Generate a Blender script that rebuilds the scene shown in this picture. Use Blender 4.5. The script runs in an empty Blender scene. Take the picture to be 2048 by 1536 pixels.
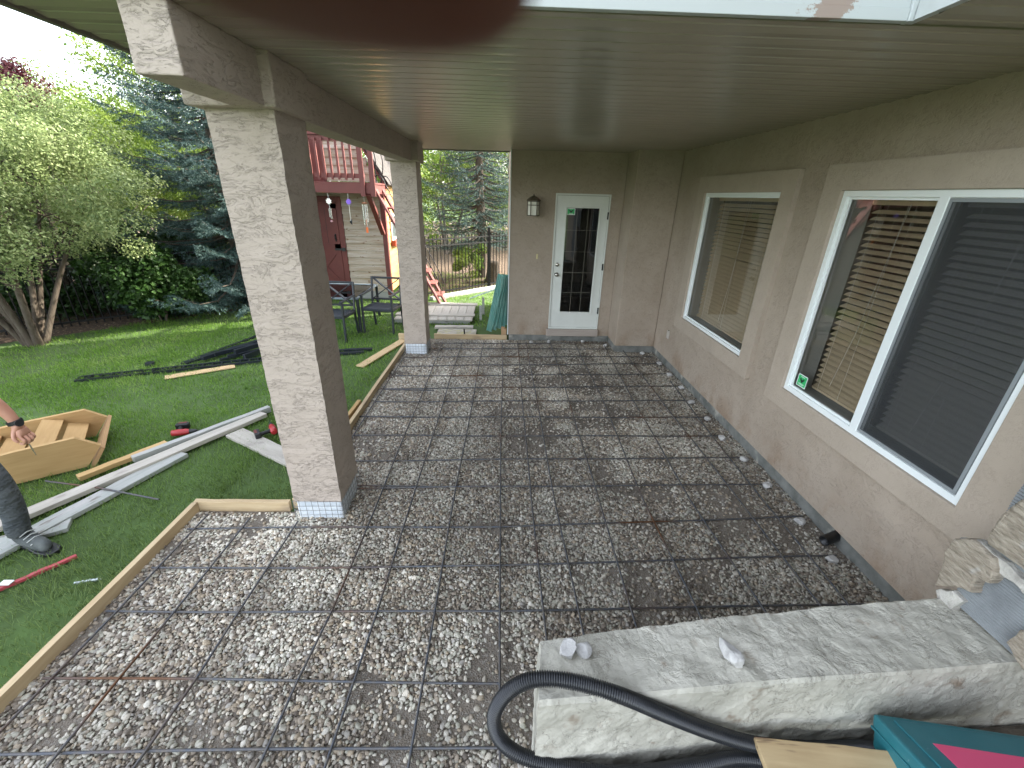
import bpy, bmesh, math, random
import numpy as np
from mathutils import Vector, Matrix
random.seed(7); rng = np.random.default_rng(11)
S = bpy.context.scene
COL = S.collection
PI = math.pi
# ------------------------------------------------------------------ camera, sky, sun, exposure
H = 2.25
F, PITCH, YAW, ROLL = 850.98, .417548, .0304847, .0262982
cp, sp = math.cos(PITCH), math.sin(PITCH)
fw = Vector((math.sin(YAW)*cp, math.cos(YAW)*cp, -sp))
r0 = Vector((math.cos(YAW), -math.sin(YAW), 0)); u0 = r0.cross(fw)
CR = r0*math.cos(ROLL) + u0*math.sin(ROLL); CU = -r0*math.sin(ROLL) + u0*math.cos(ROLL)
cam = bpy.data.cameras.new('camera'); camo = bpy.data.objects.new('camera', cam); COL.objects.link(camo)
cam.sensor_width = 36; cam.lens = F/2048*36; cam.clip_start = .004; cam.clip_end = 600
m = Matrix.Identity(4)
for i in range(3): m[i][0] = CR[i]; m[i][1] = CU[i]; m[i][2] = -fw[i]; m[i][3] = (0, 0, H)[i]
camo.matrix_world = m; S.camera = camo
cam.dof.use_dof = True; cam.dof.focus_distance = 5.0; cam.dof.aperture_fstop = 15.0
W = bpy.data.worlds.new('World'); S.world = W; W.use_nodes = True
SUN_D = Vector((.84, .40, .66)).normalized()          # direction towards the sun
nt = W.node_tree; bg = nt.nodes['Background']; sky = nt.nodes.new('ShaderNodeTexSky')
sky.sky_type = 'NISHITA'; sky.sun_disc = False; sky.sun_elevation = math.asin(SUN_D.z)
sky.sun_rotation = math.atan2(SUN_D.x, SUN_D.y); sky.dust_density = 2.5; sky.air_density = 1.0; sky.ozone_density = 1.0
hs_ = nt.nodes.new('ShaderNodeHueSaturation'); hs_.inputs['Saturation'].default_value = .38      # hazy, milky sky
nt.links.new(sky.outputs[0], hs_.inputs['Color']); nt.links.new(hs_.outputs[0], bg.inputs[0]); bg.inputs[1].default_value = .15
sl = bpy.data.lights.new('sun', 'SUN'); sl.energy = 2.0; sl.angle = math.radians(.6); sl.color = (1, .93, .80)
so = bpy.data.objects.new('sun', sl); COL.objects.link(so); so.rotation_euler = SUN_D.to_track_quat('Z', 'Y').to_euler()
so.location = (12, 6, 12)
S.view_settings.view_transform = 'Standard'; S.view_settings.look = 'None'; S.view_settings.exposure = 3.0; S.view_settings.gamma = 1
S.render.engine = 'CYCLES'; S.cycles.max_bounces = 8; S.cycles.transparent_max_bounces = 16
S.cycles.sample_clamp_indirect = 6

def ray(px, py): return fw + CR*((px-1024)/F) + CU*(-(py-768)/F)
def G(px, py, z=0.0):                                    # photo pixel -> point on the level z
    d = ray(px, py); t = (z-H)/d.z; return Vector((d.x*t, d.y*t, z))
def PY(px, py, y):                                       # photo pixel -> point on the plane Y = y
    d = ray(px, py); t = y/d.y; return Vector((d.x*t, y, H+d.z*t))
# ------------------------------------------------------------------ materials
MATS = {}
def mat(name, c, rough=.7, c2=None, scale=5., stretch=(1, 1, 1), metal=0., bump=0., bscale=None, bstretch=None, detail=6,
        ramp=(.35, .65), spec=.5, trans=0., extra=None, bdist=.01, third=None):
    if name in MATS: return MATS[name]
    M = bpy.data.materials.new(name); M.use_nodes = True; MATS[name] = M
    n = M.node_tree.nodes; L = M.node_tree.links; b = n['Principled BSDF']
    b.inputs['Roughness'].default_value = rough; b.inputs['Metallic'].default_value = metal
    b.inputs['Specular IOR Level'].default_value = spec
    b.inputs['Base Color'].default_value = (*c, 1)
    tc = n.new('ShaderNodeTexCoord')
    def noise(sc, st, det=detail, dist=0., rgh=.6):
        mp = n.new('ShaderNodeMapping'); mp.inputs['Scale'].default_value = st; L.new(tc.outputs['Object'], mp.inputs[0])
        t = n.new('ShaderNodeTexNoise'); t.inputs['Scale'].default_value = sc; t.inputs['Detail'].default_value = det
        t.inputs['Roughness'].default_value = rgh; t.inputs['Distortion'].default_value = dist
        L.new(mp.outputs[0], t.inputs[0]); return t
    def mixc(fac, a, bb):
        mx = n.new('ShaderNodeMix'); mx.data_type = 'RGBA'; L.new(fac, mx.inputs[0])
        for s, v in ((6, a), (7, bb)):
            if isinstance(v, tuple): mx.inputs[s].default_value = (*v, 1)
            else: L.new(v, mx.inputs[s])
        return mx.outputs[2]
    def rmp(src, lo, hi):
        mr = n.new('ShaderNodeMapRange'); mr.inputs[1].default_value = lo; mr.inputs[2].default_value = hi
        L.new(src, mr.inputs[0]); return mr.outputs[0]
    col = c
    if c2:
        t = noise(scale, stretch); col = mixc(rmp(t.outputs[0], *ramp), c, c2)
    if third:
        t = noise(third[1], third[2] if len(third) > 2 else (1, 1, 1), 3); lo, hi = third[3] if len(third) > 3 else (.55, .65)
        col = mixc(rmp(t.outputs[0], lo, hi), col, third[0])
    hgt = None
    if bump:
        t = noise(bscale or scale, bstretch or stretch); hgt = t.outputs[0]
    if extra: col, hgt = extra(n, L, tc, col, hgt, noise, mixc, rmp, b)
    if not isinstance(col, tuple): L.new(col, b.inputs['Base Color'])
    if hgt is not None:
        bp = n.new('ShaderNodeBump'); bp.inputs['Strength'].default_value = bump; bp.inputs['Distance'].default_value = bdist
        L.new(hgt, bp.inputs['Height']); L.new(bp.outputs[0], b.inputs['Normal'])
    if trans:
        tr = n.new('ShaderNodeBsdfTranslucent'); ms = n.new('ShaderNodeMixShader'); ms.inputs[0].default_value = trans
        if isinstance(col, tuple): tr.inputs[0].default_value = (*col, 1)
        else: L.new(col, tr.inputs[0])
        L.new(b.outputs[0], ms.inputs[1]); L.new(tr.outputs[0], ms.inputs[2])
        L.new(ms.outputs[0], n['Material Output'].inputs[0])
    return M
def math_node(n, L, op, a, b=None, c=None):
    q = n.new('ShaderNodeMath'); q.operation = op
    for i, v in enumerate((a, b, c)):
        if v is None: continue
        if isinstance(v, (int, float)): q.inputs[i].default_value = v
        else: L.new(v, q.inputs[i])
    return q.outputs[0]
def stucco_extra(sc, st, steps, fine, finescale, colour_ledge=.16, stains=True, lw=.12):
    def ex(n, L, tc, col, hgt, noise, mixc, rmp, b):
        t = noise(sc, st, 7, .6, .62); u = noise(sc*2.2, (st[0], st[1], st[2]*.8), 5, .3)
        v = math_node(n, L, 'MULTIPLY_ADD', u.outputs[0], .35, t.outputs[0])
        fr = math_node(n, L, 'FRACT', math_node(n, L, 'MULTIPLY', v, steps))
        led = rmp(fr, 0.0, lw)                                  # thin dark lap line where the trowel left a ledge
        f = noise(finescale, (1, 1, 1), 4)
        h = math_node(n, L, 'MULTIPLY_ADD', f.outputs[0], fine, math_node(n, L, 'MULTIPLY', math_node(n, L, 'POWER', fr, 3.0), -1.0))
        # only part of the surface carries ledges
        area = noise(7, (1, 1, 1.5), 4); msk = rmp(area.outputs[0], .40, .52)
        dk = math_node(n, L, 'MULTIPLY', math_node(n, L, 'SUBTRACT', 1.0, led), msk)
        dk = math_node(n, L, 'MULTIPLY', dk, colour_ledge)
        col = mixc(dk, col, (.09, .07, .055))
        h = math_node(n, L, 'MULTIPLY', h, math_node(n, L, 'MULTIPLY_ADD', msk, .7, .3))
        if stains:
            sx = n.new('ShaderNodeSeparateXYZ'); g = n.new('ShaderNodeNewGeometry'); L.new(g.outputs['Position'], sx.inputs[0])
            low = rmp(sx.outputs[2], .42, .10); sn = noise(3.5, (1, 1, .8), 5)
            w = math_node(n, L, 'MULTIPLY', low, rmp(sn.outputs[0], .48, .62))
            col = mixc(math_node(n, L, 'MULTIPLY', w, .55), col, (.22, .13, .07))
        return col, h
    return ex
STUC = mat('stucco', (.39, .325, .26), .92, (.335, .275, .215), 1.8, bump=.5, bdist=.007, extra=stucco_extra(15, (1, 1, 1.3), 4, .8, 70, .42, True, .10))
STUCC = mat('stucco_column', (.475, .40, .34), .9, (.435, .365, .305), 2.5, bump=.8, bdist=.007, extra=stucco_extra(5.5, (1, 1, 2.6), 7, .35, 60, .75, False, .075))
STUCT = mat('stucco_trim', (.42, .352, .285), .92, (.38, .318, .255), 3, bump=.4, bdist=.004, bscale=60, extra=stucco_extra(20, (1, 1, 1), 3, .7, 120, .2, False))
FOUND = mat('foundation', (.20, .205, .19), .95, (.11, .115, .105), 6, bump=.5, bscale=25, third=((.34, .33, .29), 4, (1, 1, 1), (.58, .7)))
WALLC = mat('wall_concrete', (.54, .52, .45), .95, (.38, .365, .31), 5, bump=.7, bdist=.008, bscale=18,
            third=((.24, .19, .14), 8, (1, 1, 1), (.60, .74)), extra=stucco_extra(7, (1, 1, 1), 3, .9, 40, .6, False, .06))
WHITE = mat('white_paint', (.74, .76, .76), .35, (.70, .72, .71), 8)
WHITED = mat('white_door', (.66, .68, .64), .4, (.62, .64, .60), 6)
VINYL = mat('vinyl_frame', (.78, .82, .82), .3)
def peel(n, L, tc, col, hgt, noise, mixc, rmp, b):
    # paint flaked off in one patch, edged by a ragged noise
    sx = n.new('ShaderNodeSeparateXYZ'); L.new(tc.outputs['Object'], sx.inputs[0])
    nz = noise(6, (1, 1, 1.3), 8, 0, .75)
    dx = math_node(n, L, 'SUBTRACT', sx.outputs[0], math_node(n, L, 'MULTIPLY_ADD', sx.outputs[2], 1.3, -1.32-1.3*2.845))
    d = math_node(n, L, 'ADD', math_node(n, L, 'ABSOLUTE', dx), math_node(n, L, 'MULTIPLY', math_node(n, L, 'SUBTRACT', nz.outputs[0], .5), .55))
    w = rmp(d, .060, .05)
    gr = noise(2, (1, 1, 6), 4)
    col = mixc(rmp(gr.outputs[0], .5, .8), col, (.42, .44, .43))
    return mixc(w, col, (.33, .255, .215)), hgt
FASC = mat('fascia_paint', (.50, .53, .53), .45, extra=peel)
FASC2 = mat('fascia_paint_plain', (.50, .53, .53), .45, (.42, .44, .43), 5, ramp=(.5, .8))
SOFF = mat('soffit_metal', (.42, .375, .30), .27, (.385, .345, .275), 2, spec=.8, metal=.25, bump=.05, bscale=2, bstretch=(.5, 14, 1), bdist=.01)
DARKM = mat('dark_metal', (.011, .011, .012), .45, metal=.4)
BLACKP = mat('black_plastic', (.012, .0125, .014), .42)
ROOM = mat('room_paint', (.42, .38, .30), .9)
SLAT = mat('blind_slat', (.58, .475, .325), .45, (.51, .42, .28), 4)
SLAT2 = mat('blind_slat_light', (.62, .60, .54), .5)
CORD = mat('blind_cord', (.75, .74, .70), .8)
NICK = mat('nickel', (.5, .48, .44), .25, metal=1)
def lath_extra(n, L, tc, col, hgt, noise, mixc, rmp, b):
    return col, hgt
FOIL = mat('foil_wrap', (.86, .91, .95), .28, (.70, .76, .82), 20, metal=.25, bump=.6, bscale=30, bdist=.004)
WIRE = mat('galvanised_wire', (.25, .26, .27), .45, metal=.7)
def glassmat(name, tint=(.85, .9, .88), refl=.0):
    M = bpy.data.materials.new(name); M.use_nodes = True; n = M.node_tree.nodes; L = M.node_tree.links
    n.remove(n['Principled BSDF']); t = n.new('ShaderNodeBsdfTransparent'); t.inputs[0].default_value = (*tint, 1)
    g = n.new('ShaderNodeBsdfGlossy'); g.inputs['Roughness'].default_value = .01
    fr = n.new('ShaderNodeFresnel'); fr.inputs[0].default_value = 1.5
    a = math_node(n, L, 'MULTIPLY_ADD', fr.outputs[0], 1.0, refl)
    ms = n.new('ShaderNodeMixShader'); L.new(a, ms.inputs[0]); L.new(t.outputs[0], ms.inputs[1]); L.new(g.outputs[0], ms.inputs[2])
    L.new(ms.outputs[0], n['Material Output'].inputs[0]); return M
GLASS = glassmat('window_glass', (.96, .95, .93), .04)
GLASSD = glassmat('door_glass', (.5, .53, .52), .04)
def screenmat():
    M = bpy.data.materials.new('insect_screen'); M.use_nodes = True; n = M.node_tree.nodes; L = M.node_tree.links
    b = n['Principled BSDF']; b.inputs['Base Color'].default_value = (.045, .05, .055, 1); b.inputs['Roughness'].default_value = .6
    t = n.new('ShaderNodeBsdfTransparent'); ms = n.new('ShaderNodeMixShader'); ms.inputs[0].default_value = .40
    L.new(t.outputs[0], ms.inputs[1]); L.new(b.outputs[0], ms.inputs[2]); L.new(ms.outputs[0], n['Material Output'].inputs[0]); return M
SCREEN = screenmat()
def rebar_extra(n, L, tc, col, hgt, noise, mixc, rmp, b):
    g = n.new('ShaderNodeNewGeometry'); mp = n.new('ShaderNodeMapping'); mp.inputs['Scale'].default_value = (1, 1, 1)
    L.new(g.outputs['Position'], mp.inputs[0]); t = n.new('ShaderNodeTexNoise'); t.inputs['Scale'].default_value = 1.3; t.inputs['Detail'].default_value = 5
    L.new(mp.outputs[0], t.inputs[0]); w = rmp(t.outputs[0], .55, .66)
    t2 = n.new('ShaderNodeTexNoise'); t2.inputs['Scale'].default_value = 30; L.new(g.outputs['Position'], t2.inputs[0])
    rust = mixc(t2.outputs[0], (.17, .075, .03), (.07, .04, .025))
    return mixc(w, col, rust), hgt
REBAR = mat('rebar_steel', (.075, .085, .105), .5, (.12, .11, .10), 30, metal=.45, extra=rebar_extra)
def board_vary(amt=.35):
    def ex(n, L, tc, col, hgt, noise, mixc, rmp, b):
        g = n.new('ShaderNodeNewGeometry'); f = math_node(n, L, 'MULTIPLY', g.outputs['Random Per Island'], amt)
        return mixc(f, col, (.20, .14, .09)), hgt
    return ex
def wood(name, c, c2, axis=0, rough=.75, sc=3., knots=None, bump=.25):
    st = [9, 9, 9]; st[axis] = .8
    return mat(name, c, rough, c2, sc, tuple(st), bump=bump, bdist=.003, detail=5, ramp=(.3, .7), third=knots)
PINE = wood('pine_form', (.56, .44, .27), (.43, .31, .17), 0, knots=((.34, .25, .16), 2.2, (1, 3, 3), (.60, .75)))
PINEF = wood('fresh_wood', (.50, .34, .15), (.40, .25, .10), 0, knots=((.36, .19, .07), 7, (1, 2, 2), (.68, .76)))
GREYW = wood('weathered_wood', (.40, .385, .37), (.27, .30, .27), 0, knots=((.18, .16, .14), 5, (1, 3, 3), (.62, .72)))
PALEW = wood('pale_board', (.48, .45, .395), (.35, .32, .27), 0, knots=((.30, .27, .24), 4, (1, 3, 3), (.62, .72)))
PLY = wood('plywood_strip', (.62, .45, .25), (.50, .35, .19), 0)
RED = mat('barn_red_paint', (.155, .036, .028), .6, (.125, .03, .024), 5, bump=.2, bscale=40)
SHEDW = mat('whitewashed_siding', (.60, .54, .46), .85, (.42, .33, .23), 4, (.6, 4, 7), bump=.3, third=((.20, .11, .06), 9, (1, 1, 1.6), (.64, .70)), extra=board_vary(.4))
SHEDY = mat('cedar_siding', (.58, .36, .115), .7, (.46, .27, .08), 3, (4, .5, 5), bump=.3, extra=board_vary(.3))
ROOFM = mat('roof_shingle', (.09, .08, .075), .95, (.05, .045, .04), 14, bump=.6)
SLATE = mat('slate_painted_metal', (.012, .016, .022), .45, (.017, .022, .029), 6)
TEAL = mat('teal_sheet', (.16, .42, .38), .35, (.30, .52, .46), 3, (6, 6, .6), trans=.25)
ORANGE = mat('orange_tag', (.75, .16, .03), .5); PURPLE = mat('purple_glass', (.22, .10, .62), .3)
CHROME = mat('chime_metal', (.7, .7, .7), .25, metal=1)
FROST = mat('frosted_glass', (.72, .70, .62), .4)
BRONZE = mat('lamp_bronze', (.13, .11, .085), .5, metal=.4)
GREEN = mat('sticker_green', (.03, .42, .13), .4)
# ------------------------------------------------------------------ helpers
def tag(o, label=None, cat=None, group=None, kind=None):
    if label: o['label'] = label
    if cat: o['category'] = cat
    if group: o['group'] = group
    if kind: o['kind'] = kind
    return o
def thing(name, loc, label, cat, group=None, rz=0):
    o = bpy.data.objects.new(name, None); COL.objects.link(o); o.location = loc; o.rotation_euler.z = rz
    o.empty_display_size = .2; return tag(o, label, cat, group)
def base(o):
    v = Vector((0, 0, 0))
    while o is not None:
        v += o.location; o = o.parent
    return v
class MB:
    def __init__(s): s.v = []; s.f = []; s.sm = []
    def add(s, vs, fs, smooth=False):
        n = len(s.v); s.v += [tuple(v) for v in vs]; s.f += [tuple(i+n for i in f) for f in fs]; s.sm += [smooth]*len(fs)
    def box(s, a, b, mtx=None):
        x0, y0, z0 = a; x1, y1, z1 = b
        vs = [Vector(p) for p in ((x0, y0, z0), (x1, y0, z0), (x1, y1, z0), (x0, y1, z0), (x0, y0, z1), (x1, y0, z1), (x1, y1, z1), (x0, y1, z1))]
        if mtx: vs = [mtx @ v for v in vs]
        s.add(vs, [(0, 3, 2, 1), (4, 5, 6, 7), (0, 1, 5, 4), (1, 2, 6, 5), (2, 3, 7, 6), (3, 0, 4, 7)])
    def beam(s, a, b, w, h, up=(0, 0, 1)):
        a = Vector(a); b = Vector(b); d = (b-a); L = d.length; d.normalize()
        upv = Vector(up); sd = upv.cross(d)
        if sd.length < 1e-4: sd = Vector((1, 0, 0)).cross(d)
        sd.normalize(); u = d.cross(sd)
        M_ = Matrix.Identity(4)
        for i in range(3): M_[i][0] = d[i]; M_[i][1] = sd[i]; M_[i][2] = u[i]; M_[i][3] = a[i]
        s.box((0, -w/2, -h/2), (L, w/2, h/2), M_)
    def tube(s, pts, rad, n=8, cap=True):
        pts = [Vector(p) for p in pts]; k = len(pts)
        rad = [rad]*k if isinstance(rad, (int, float)) else rad
        t0 = (pts[1]-pts[0]).normalized(); up = Vector((0, 0, 1)) if abs(t0.z) < .9 else Vector((1, 0, 0))
        nrm = t0.cross(up).normalized(); vs = []; fs = []
        for i, p in enumerate(pts):
            t = (pts[min(i+1, k-1)]-pts[max(i-1, 0)]).normalized()
            nrm = (nrm - t*nrm.dot(t)).normalized(); bn = t.cross(nrm)
            for j in range(n):
                a = 2*PI*j/n; vs.append(p + (nrm*math.cos(a)+bn*math.sin(a))*rad[i])
        for i in range(k-1):
            for j in range(n): fs.append((i*n+j, i*n+(j+1) % n, (i+1)*n+(j+1) % n, (i+1)*n+j))
        s.add(vs, fs, True)
        if cap:
            s.add(vs[:n], [tuple(reversed(range(n)))]); s.add(vs[-n:], [tuple(range(n))])
    def prism(s, pts, z0, z1, mtx=None):
        n = len(pts); vs = [Vector((x, y, z0)) for x, y in pts] + [Vector((x, y, z1)) for x, y in pts]
        if mtx: vs = [mtx @ v for v in vs]
        s.add(vs, [tuple(reversed(range(n))), tuple(range(n, 2*n))] + [(i, (i+1) % n, (i+1) % n+n, i+n) for i in range(n)])
    def lathe(s, prof, c, n=16):
        vs = []; fs = []
        for r, z in prof:
            for j in range(n): a = 2*PI*j/n; vs.append((c[0]+r*math.cos(a), c[1]+r*math.sin(a), c[2]+z))
        for i in range(len(prof)-1):
            for j in range(n): fs.append((i*n+j, i*n+(j+1) % n, (i+1)*n+(j+1) % n, (i+1)*n+j))
        s.add(vs, fs, True)
    def build(s, name, m, parent=None, bevel=0, loc=None, local=False, subdiv=0):
        me = bpy.data.meshes.new(name)
        if parent is None and loc is None and not local:
            xs = [v[0] for v in s.v]; ys = [v[1] for v in s.v]; zs = [v[2] for v in s.v]
            loc = Vector(((min(xs)+max(xs))/2, (min(ys)+max(ys))/2, min(zs)))
        off = base(parent) if (parent and not local) else (Vector(loc) if (loc is not None and not local) else Vector((0, 0, 0)))
        me.from_pydata([tuple(Vector(v)-off) for v in s.v], [], s.f); me.update()
        me.polygons.foreach_set('use_smooth', s.sm)
        me.materials.append(m); o = bpy.data.objects.new(name, me); COL.objects.link(o)
        if parent: o.parent = parent
        elif loc is not None: o.location = loc
        if bevel:
            bv = o.modifiers.new('bevel', 'BEVEL'); bv.width = bevel; bv.segments = 2; bv.limit_method = 'ANGLE'; bv.harden_normals = False
        return o
def board(name, a, b, w, h, m, label, cat, group=None, parent=None, bevel=.002, roll=0, split=0, notch=None):
    """a straight board from a to b whose grain runs along its own X"""
    a = Vector(a); b = Vector(b); d = b-a; L = d.length
    mb = MB(); segs = 14; vs = []; fs = []
    rr = random.Random(hash((round(a.x, 2), round(b.y, 2))) & 1023)
    e0 = [rr.uniform(-.3, .3)*w*.15 for _ in range(2)]
    for i in range(segs+1):
        x = L*i/segs; zz = .0015*math.sin(i*1.3+a.x*5); yy = .0015*math.sin(i*.9+b.y*3)
        for (yy0, zz0) in ((-w/2, 0), (w/2, 0), (w/2, h), (-w/2, h)): vs.append((x + (e0[0]*(yy0/w) if i in (0, segs) else 0), yy0+yy, zz0+(zz if zz0 else 0)))
    for i in range(segs):
        for j in range(4): fs.append((i*4+j, i*4+(j+1) % 4, i*4+4+(j+1) % 4, i*4+4+j))
    fs = [tuple(reversed(f)) for f in fs]
    fs += [(0, 1, 2, 3), tuple(reversed([segs*4+j for j in range(4)]))]
    mb.add(vs, fs); o = mb.build(name, m, local=True, bevel=bevel)
    dn = d.normalized(); sd = Vector((0, 0, 1)).cross(dn).normalized(); u = dn.cross(sd)
    R = Matrix((dn, sd, u)).transposed()
    if roll: R = R @ Matrix.Rotation(roll, 3, 'X')
    pb = base(parent) if parent else Vector((0, 0, 0))
    o.location = a-pb; o.rotation_euler = R.to_euler()
    if parent: o.parent = parent
    tag(o, label, cat, group); return o
def npmesh(name, V, Fc, k, m, parent=None, smooth=False, loc=None):
    me = bpy.data.meshes.new(name); me.vertices.add(len(V)); me.vertices.foreach_set('co', V.astype(np.float32).ravel())
    nf = len(Fc); me.loops.add(nf*k); me.loops.foreach_set('vertex_index', Fc.astype(np.int32).ravel())
    me.polygons.add(nf); me.polygons.foreach_set('loop_start', np.arange(0, nf*k, k, dtype=np.int32))
    me.polygons.foreach_set('use_smooth', np.full(nf, smooth)); me.materials.append(m); me.update(calc_edges=True)
    o = bpy.data.objects.new(name, me); COL.objects.link(o)
    if parent: o.parent = parent
    if loc is not None: o.location = loc
    return o
def vnoise(x, y, seed=0):
    r = np.random.default_rng(seed); T = r.random((64, 64)); xi = np.floor(x).astype(int); yi = np.floor(y).astype(int)
    fx = x-xi; fy = y-yi; fx = fx*fx*(3-2*fx); fy = fy*fy*(3-2*fy); g = lambda i, j: T[i % 64, j % 64]
    return (g(xi, yi)*(1-fx)+g(xi+1, yi)*fx)*(1-fy)+(g(xi, yi+1)*(1-fx)+g(xi+1, yi+1)*fx)*fy
# ------------------------------------------------------------------ ground
GRD = mat('lawn_soil', (.07, .125, .03), 1, (.05, .085, .022), 3, bump=.5, bscale=30)
mb = MB(); mb.add([(-150, -60, 0), (150, -60, 0), (150, 220, 0), (-150, 220, 0)], [(0, 1, 2, 3)])
o = mb.build('ground', GRD, loc=(0, 0, 0)); tag(o, kind='structure')
def dirt_extra(n, L, tc, col, hgt, noise, mixc, rmp, b):
    v = n.new('ShaderNodeTexVoronoi'); v.inputs['Scale'].default_value = 130; L.new(tc.outputs['Object'], v.inputs[0])
    bw = n.new('ShaderNodeRGBToBW'); L.new(v.outputs['Color'], bw.inputs[0])
    col = mixc(rmp(bw.outputs[0], .55, .95), col, (.26, .24, .21))
    return col, v.outputs['Distance']
DIRT = mat('gravel_dirt', (.20, .17, .135), .95, (.13, .108, .085), 2.5, bump=.8, bdist=.006, extra=dirt_extra)
mb = MB(); z = .006
mb.add([(-2.29, -1.5, z), (2.5, -1.5, z), (2.5, 6.95, z), (-1.55, 6.9, z), (-1.55, 2.60, z), (-2.29, 2.60, z)], [(0, 1, 2, 3, 4, 5)])
o = mb.build('gravel_bed', DIRT, loc=(0, 0, 0)); tag(o, kind='structure')
# pebbles: geometry nodes, one point per pebble
def pebbles():
    s = .0150; xs, ys = np.meshgrid(np.arange(-2.28, 2.42, s), np.arange(.15, 6.86, s)); x = xs.ravel(); y = ys.ravel()
    n = len(x); x = x+rng.uniform(-.0065, .0065, n); y = y+rng.uniform(-.0065, .0065, n)
    keep = (x > -1.53) | (y < 2.58); keep &= (y < 6.84) | (x < -1.1) | True
    cov = vnoise(x*1.7+3, y*1.7, 1)*.55+vnoise(x*4.5, y*4.5, 2)*.45
    thin = np.clip((cov-.265)/.13, .18, 1); keep &= rng.random(n) < thin
    x = x[keep]; y = y[keep]; cov = cov[keep]; n = len(x)
    z = .006+rng.uniform(.0, .009, n)+np.clip(cov-.45, 0, 1)*.010
    r = np.clip(rng.lognormal(math.log(.0080), .29, n), .004, .0155)
    scl = np.stack([r*rng.uniform(1., 1.45, n), r*rng.uniform(.8, 1.1, n), r*rng.uniform(.5, .8, n)], 1)
    rot = np.stack([rng.normal(0, .35, n), rng.normal(0, .35, n), rng.uniform(0, 6.28, n)], 1)
    pal = np.array([[.47, .445, .395], [.53, .52, .48], [.36, .36, .315], [.27, .235, .195], [.19, .165, .14], [.34, .29, .225], [.31, .30, .285], [.125, .105, .09]])
    wt = np.array([.13, .07, .17, .21, .16, .12, .08, .06]); wt = wt/wt.sum()
    ci = rng.choice(8, n, p=wt); lum = .64+.70*vnoise(x*1.3+9, y*1.3+4, 5)*vnoise(x*5, y*5, 6)**.5
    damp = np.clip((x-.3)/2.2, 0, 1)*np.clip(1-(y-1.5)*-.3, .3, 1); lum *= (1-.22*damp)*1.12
    light = vnoise(x*2.6, y*2.6, 8) > .60; ci = np.where(light & (rng.random(n) < .5), rng.choice(3, n), ci)
    col = pal[ci]*lum[:, None]*rng.uniform(.85, 1.15, n)[:, None]*np.array([1.05, 1.0, .92])
    me = bpy.data.meshes.new('gravel'); me.vertices.add(n); me.vertices.foreach_set('co', np.stack([x, y, z], 1).astype(np.float32).ravel())
    for nm, dat in (('scl', scl), ('rot', rot)):
        a = me.attributes.new(nm, 'FLOAT_VECTOR', 'POINT'); a.data.foreach_set('vector', dat.astype(np.float32).ravel())
    a = me.attributes.new('tint', 'FLOAT_COLOR', 'POINT'); a.data.foreach_set('color', np.concatenate([col, np.ones((n, 1))], 1).astype(np.float32).ravel())
    a = me.attributes.new('pick', 'INT', 'POINT'); a.data.foreach_set('value', rng.integers(0, 4, n).astype(np.int32))
    o = bpy.data.objects.new('gravel', me); COL.objects.link(o)
    M_ = bpy.data.materials.new('river_pebble'); M_.use_nodes = True; nn = M_.node_tree.nodes; L = M_.node_tree.links
    b = nn['Principled BSDF']; b.inputs['Roughness'].default_value = .62
    at = nn.new('ShaderNodeAttribute'); at.attribute_type = 'INSTANCER'; at.attribute_name = 'tint'
    tx = nn.new('ShaderNodeTexNoise'); tc = nn.new('ShaderNodeTexCoord'); tx.inputs['Scale'].default_value = 2.5; tx.inputs['Detail'].default_value = 6
    L.new(tc.outputs['Object'], tx.inputs[0])
    hs = nn.new('ShaderNodeMix'); hs.data_type = 'RGBA'; hs.blend_type = 'MULTIPLY'; hs.inputs[0].default_value = .6
    cr = nn.new('ShaderNodeMapRange'); cr.inputs[1].default_value = .3; cr.inputs[2].default_value = .7; cr.inputs[3].default_value = .65; cr.inputs[4].default_value = 1.2
    L.new(tx.outputs[0], cr.inputs[0]); L.new(at.outputs['Color'], hs.inputs[6]); L.new(cr.outputs[0], hs.inputs[7]); L.new(hs.outputs[2], b.inputs['Base Color'])
    me.materials.append(M_)
    ng = bpy.data.node_groups.new('scatter_pebbles', 'GeometryNodeTree')
    ng.interface.new_socket('Geometry', in_out='INPUT', socket_type='NodeSocketGeometry'); ng.interface.new_socket('Geometry', in_out='OUTPUT', socket_type='NodeSocketGeometry')
    N = ng.nodes; K = ng.links; gi = N.new('NodeGroupInput'); go = N.new('NodeGroupOutput'); jn = N.new('GeometryNodeJoinGeometry')
    for k in range(4):
        ic = N.new('GeometryNodeMeshIcoSphere'); ic.inputs['Radius'].default_value = 1; ic.inputs['Subdivisions'].default_value = 3
        nz = N.new('ShaderNodeTexNoise'); nz.noise_dimensions = '4D'; nz.inputs['W'].default_value = k*3.7; nz.inputs['Scale'].default_value = .9; nz.inputs['Detail'].default_value = 2
        ps = N.new('GeometryNodeInputPosition'); K.new(ps.outputs[0], nz.inputs['Vector'])
        sb = N.new('ShaderNodeMath'); sb.operation = 'SUBTRACT'; sb.inputs[1].default_value = .5; K.new(nz.outputs[0], sb.inputs[0])
        vm = N.new('ShaderNodeVectorMath'); vm.operation = 'SCALE'; K.new(ps.outputs[0], vm.inputs[0])
        ml = N.new('ShaderNodeMath'); ml.operation = 'MULTIPLY'; ml.inputs[1].default_value = .95; K.new(sb.outputs[0], ml.inputs[0]); K.new(ml.outputs[0], vm.inputs['Scale'])
        sp_ = N.new('GeometryNodeSetPosition'); K.new(ic.outputs[0], sp_.inputs[0]); K.new(vm.outputs[0], sp_.inputs['Offset'])
        ss = N.new('GeometryNodeSetShadeSmooth'); K.new(sp_.outputs[0], ss.inputs[0])
        sm = N.new('GeometryNodeSetMaterial'); sm.inputs['Material'].default_value = M_; K.new(ss.outputs[0], sm.inputs[0])
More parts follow.
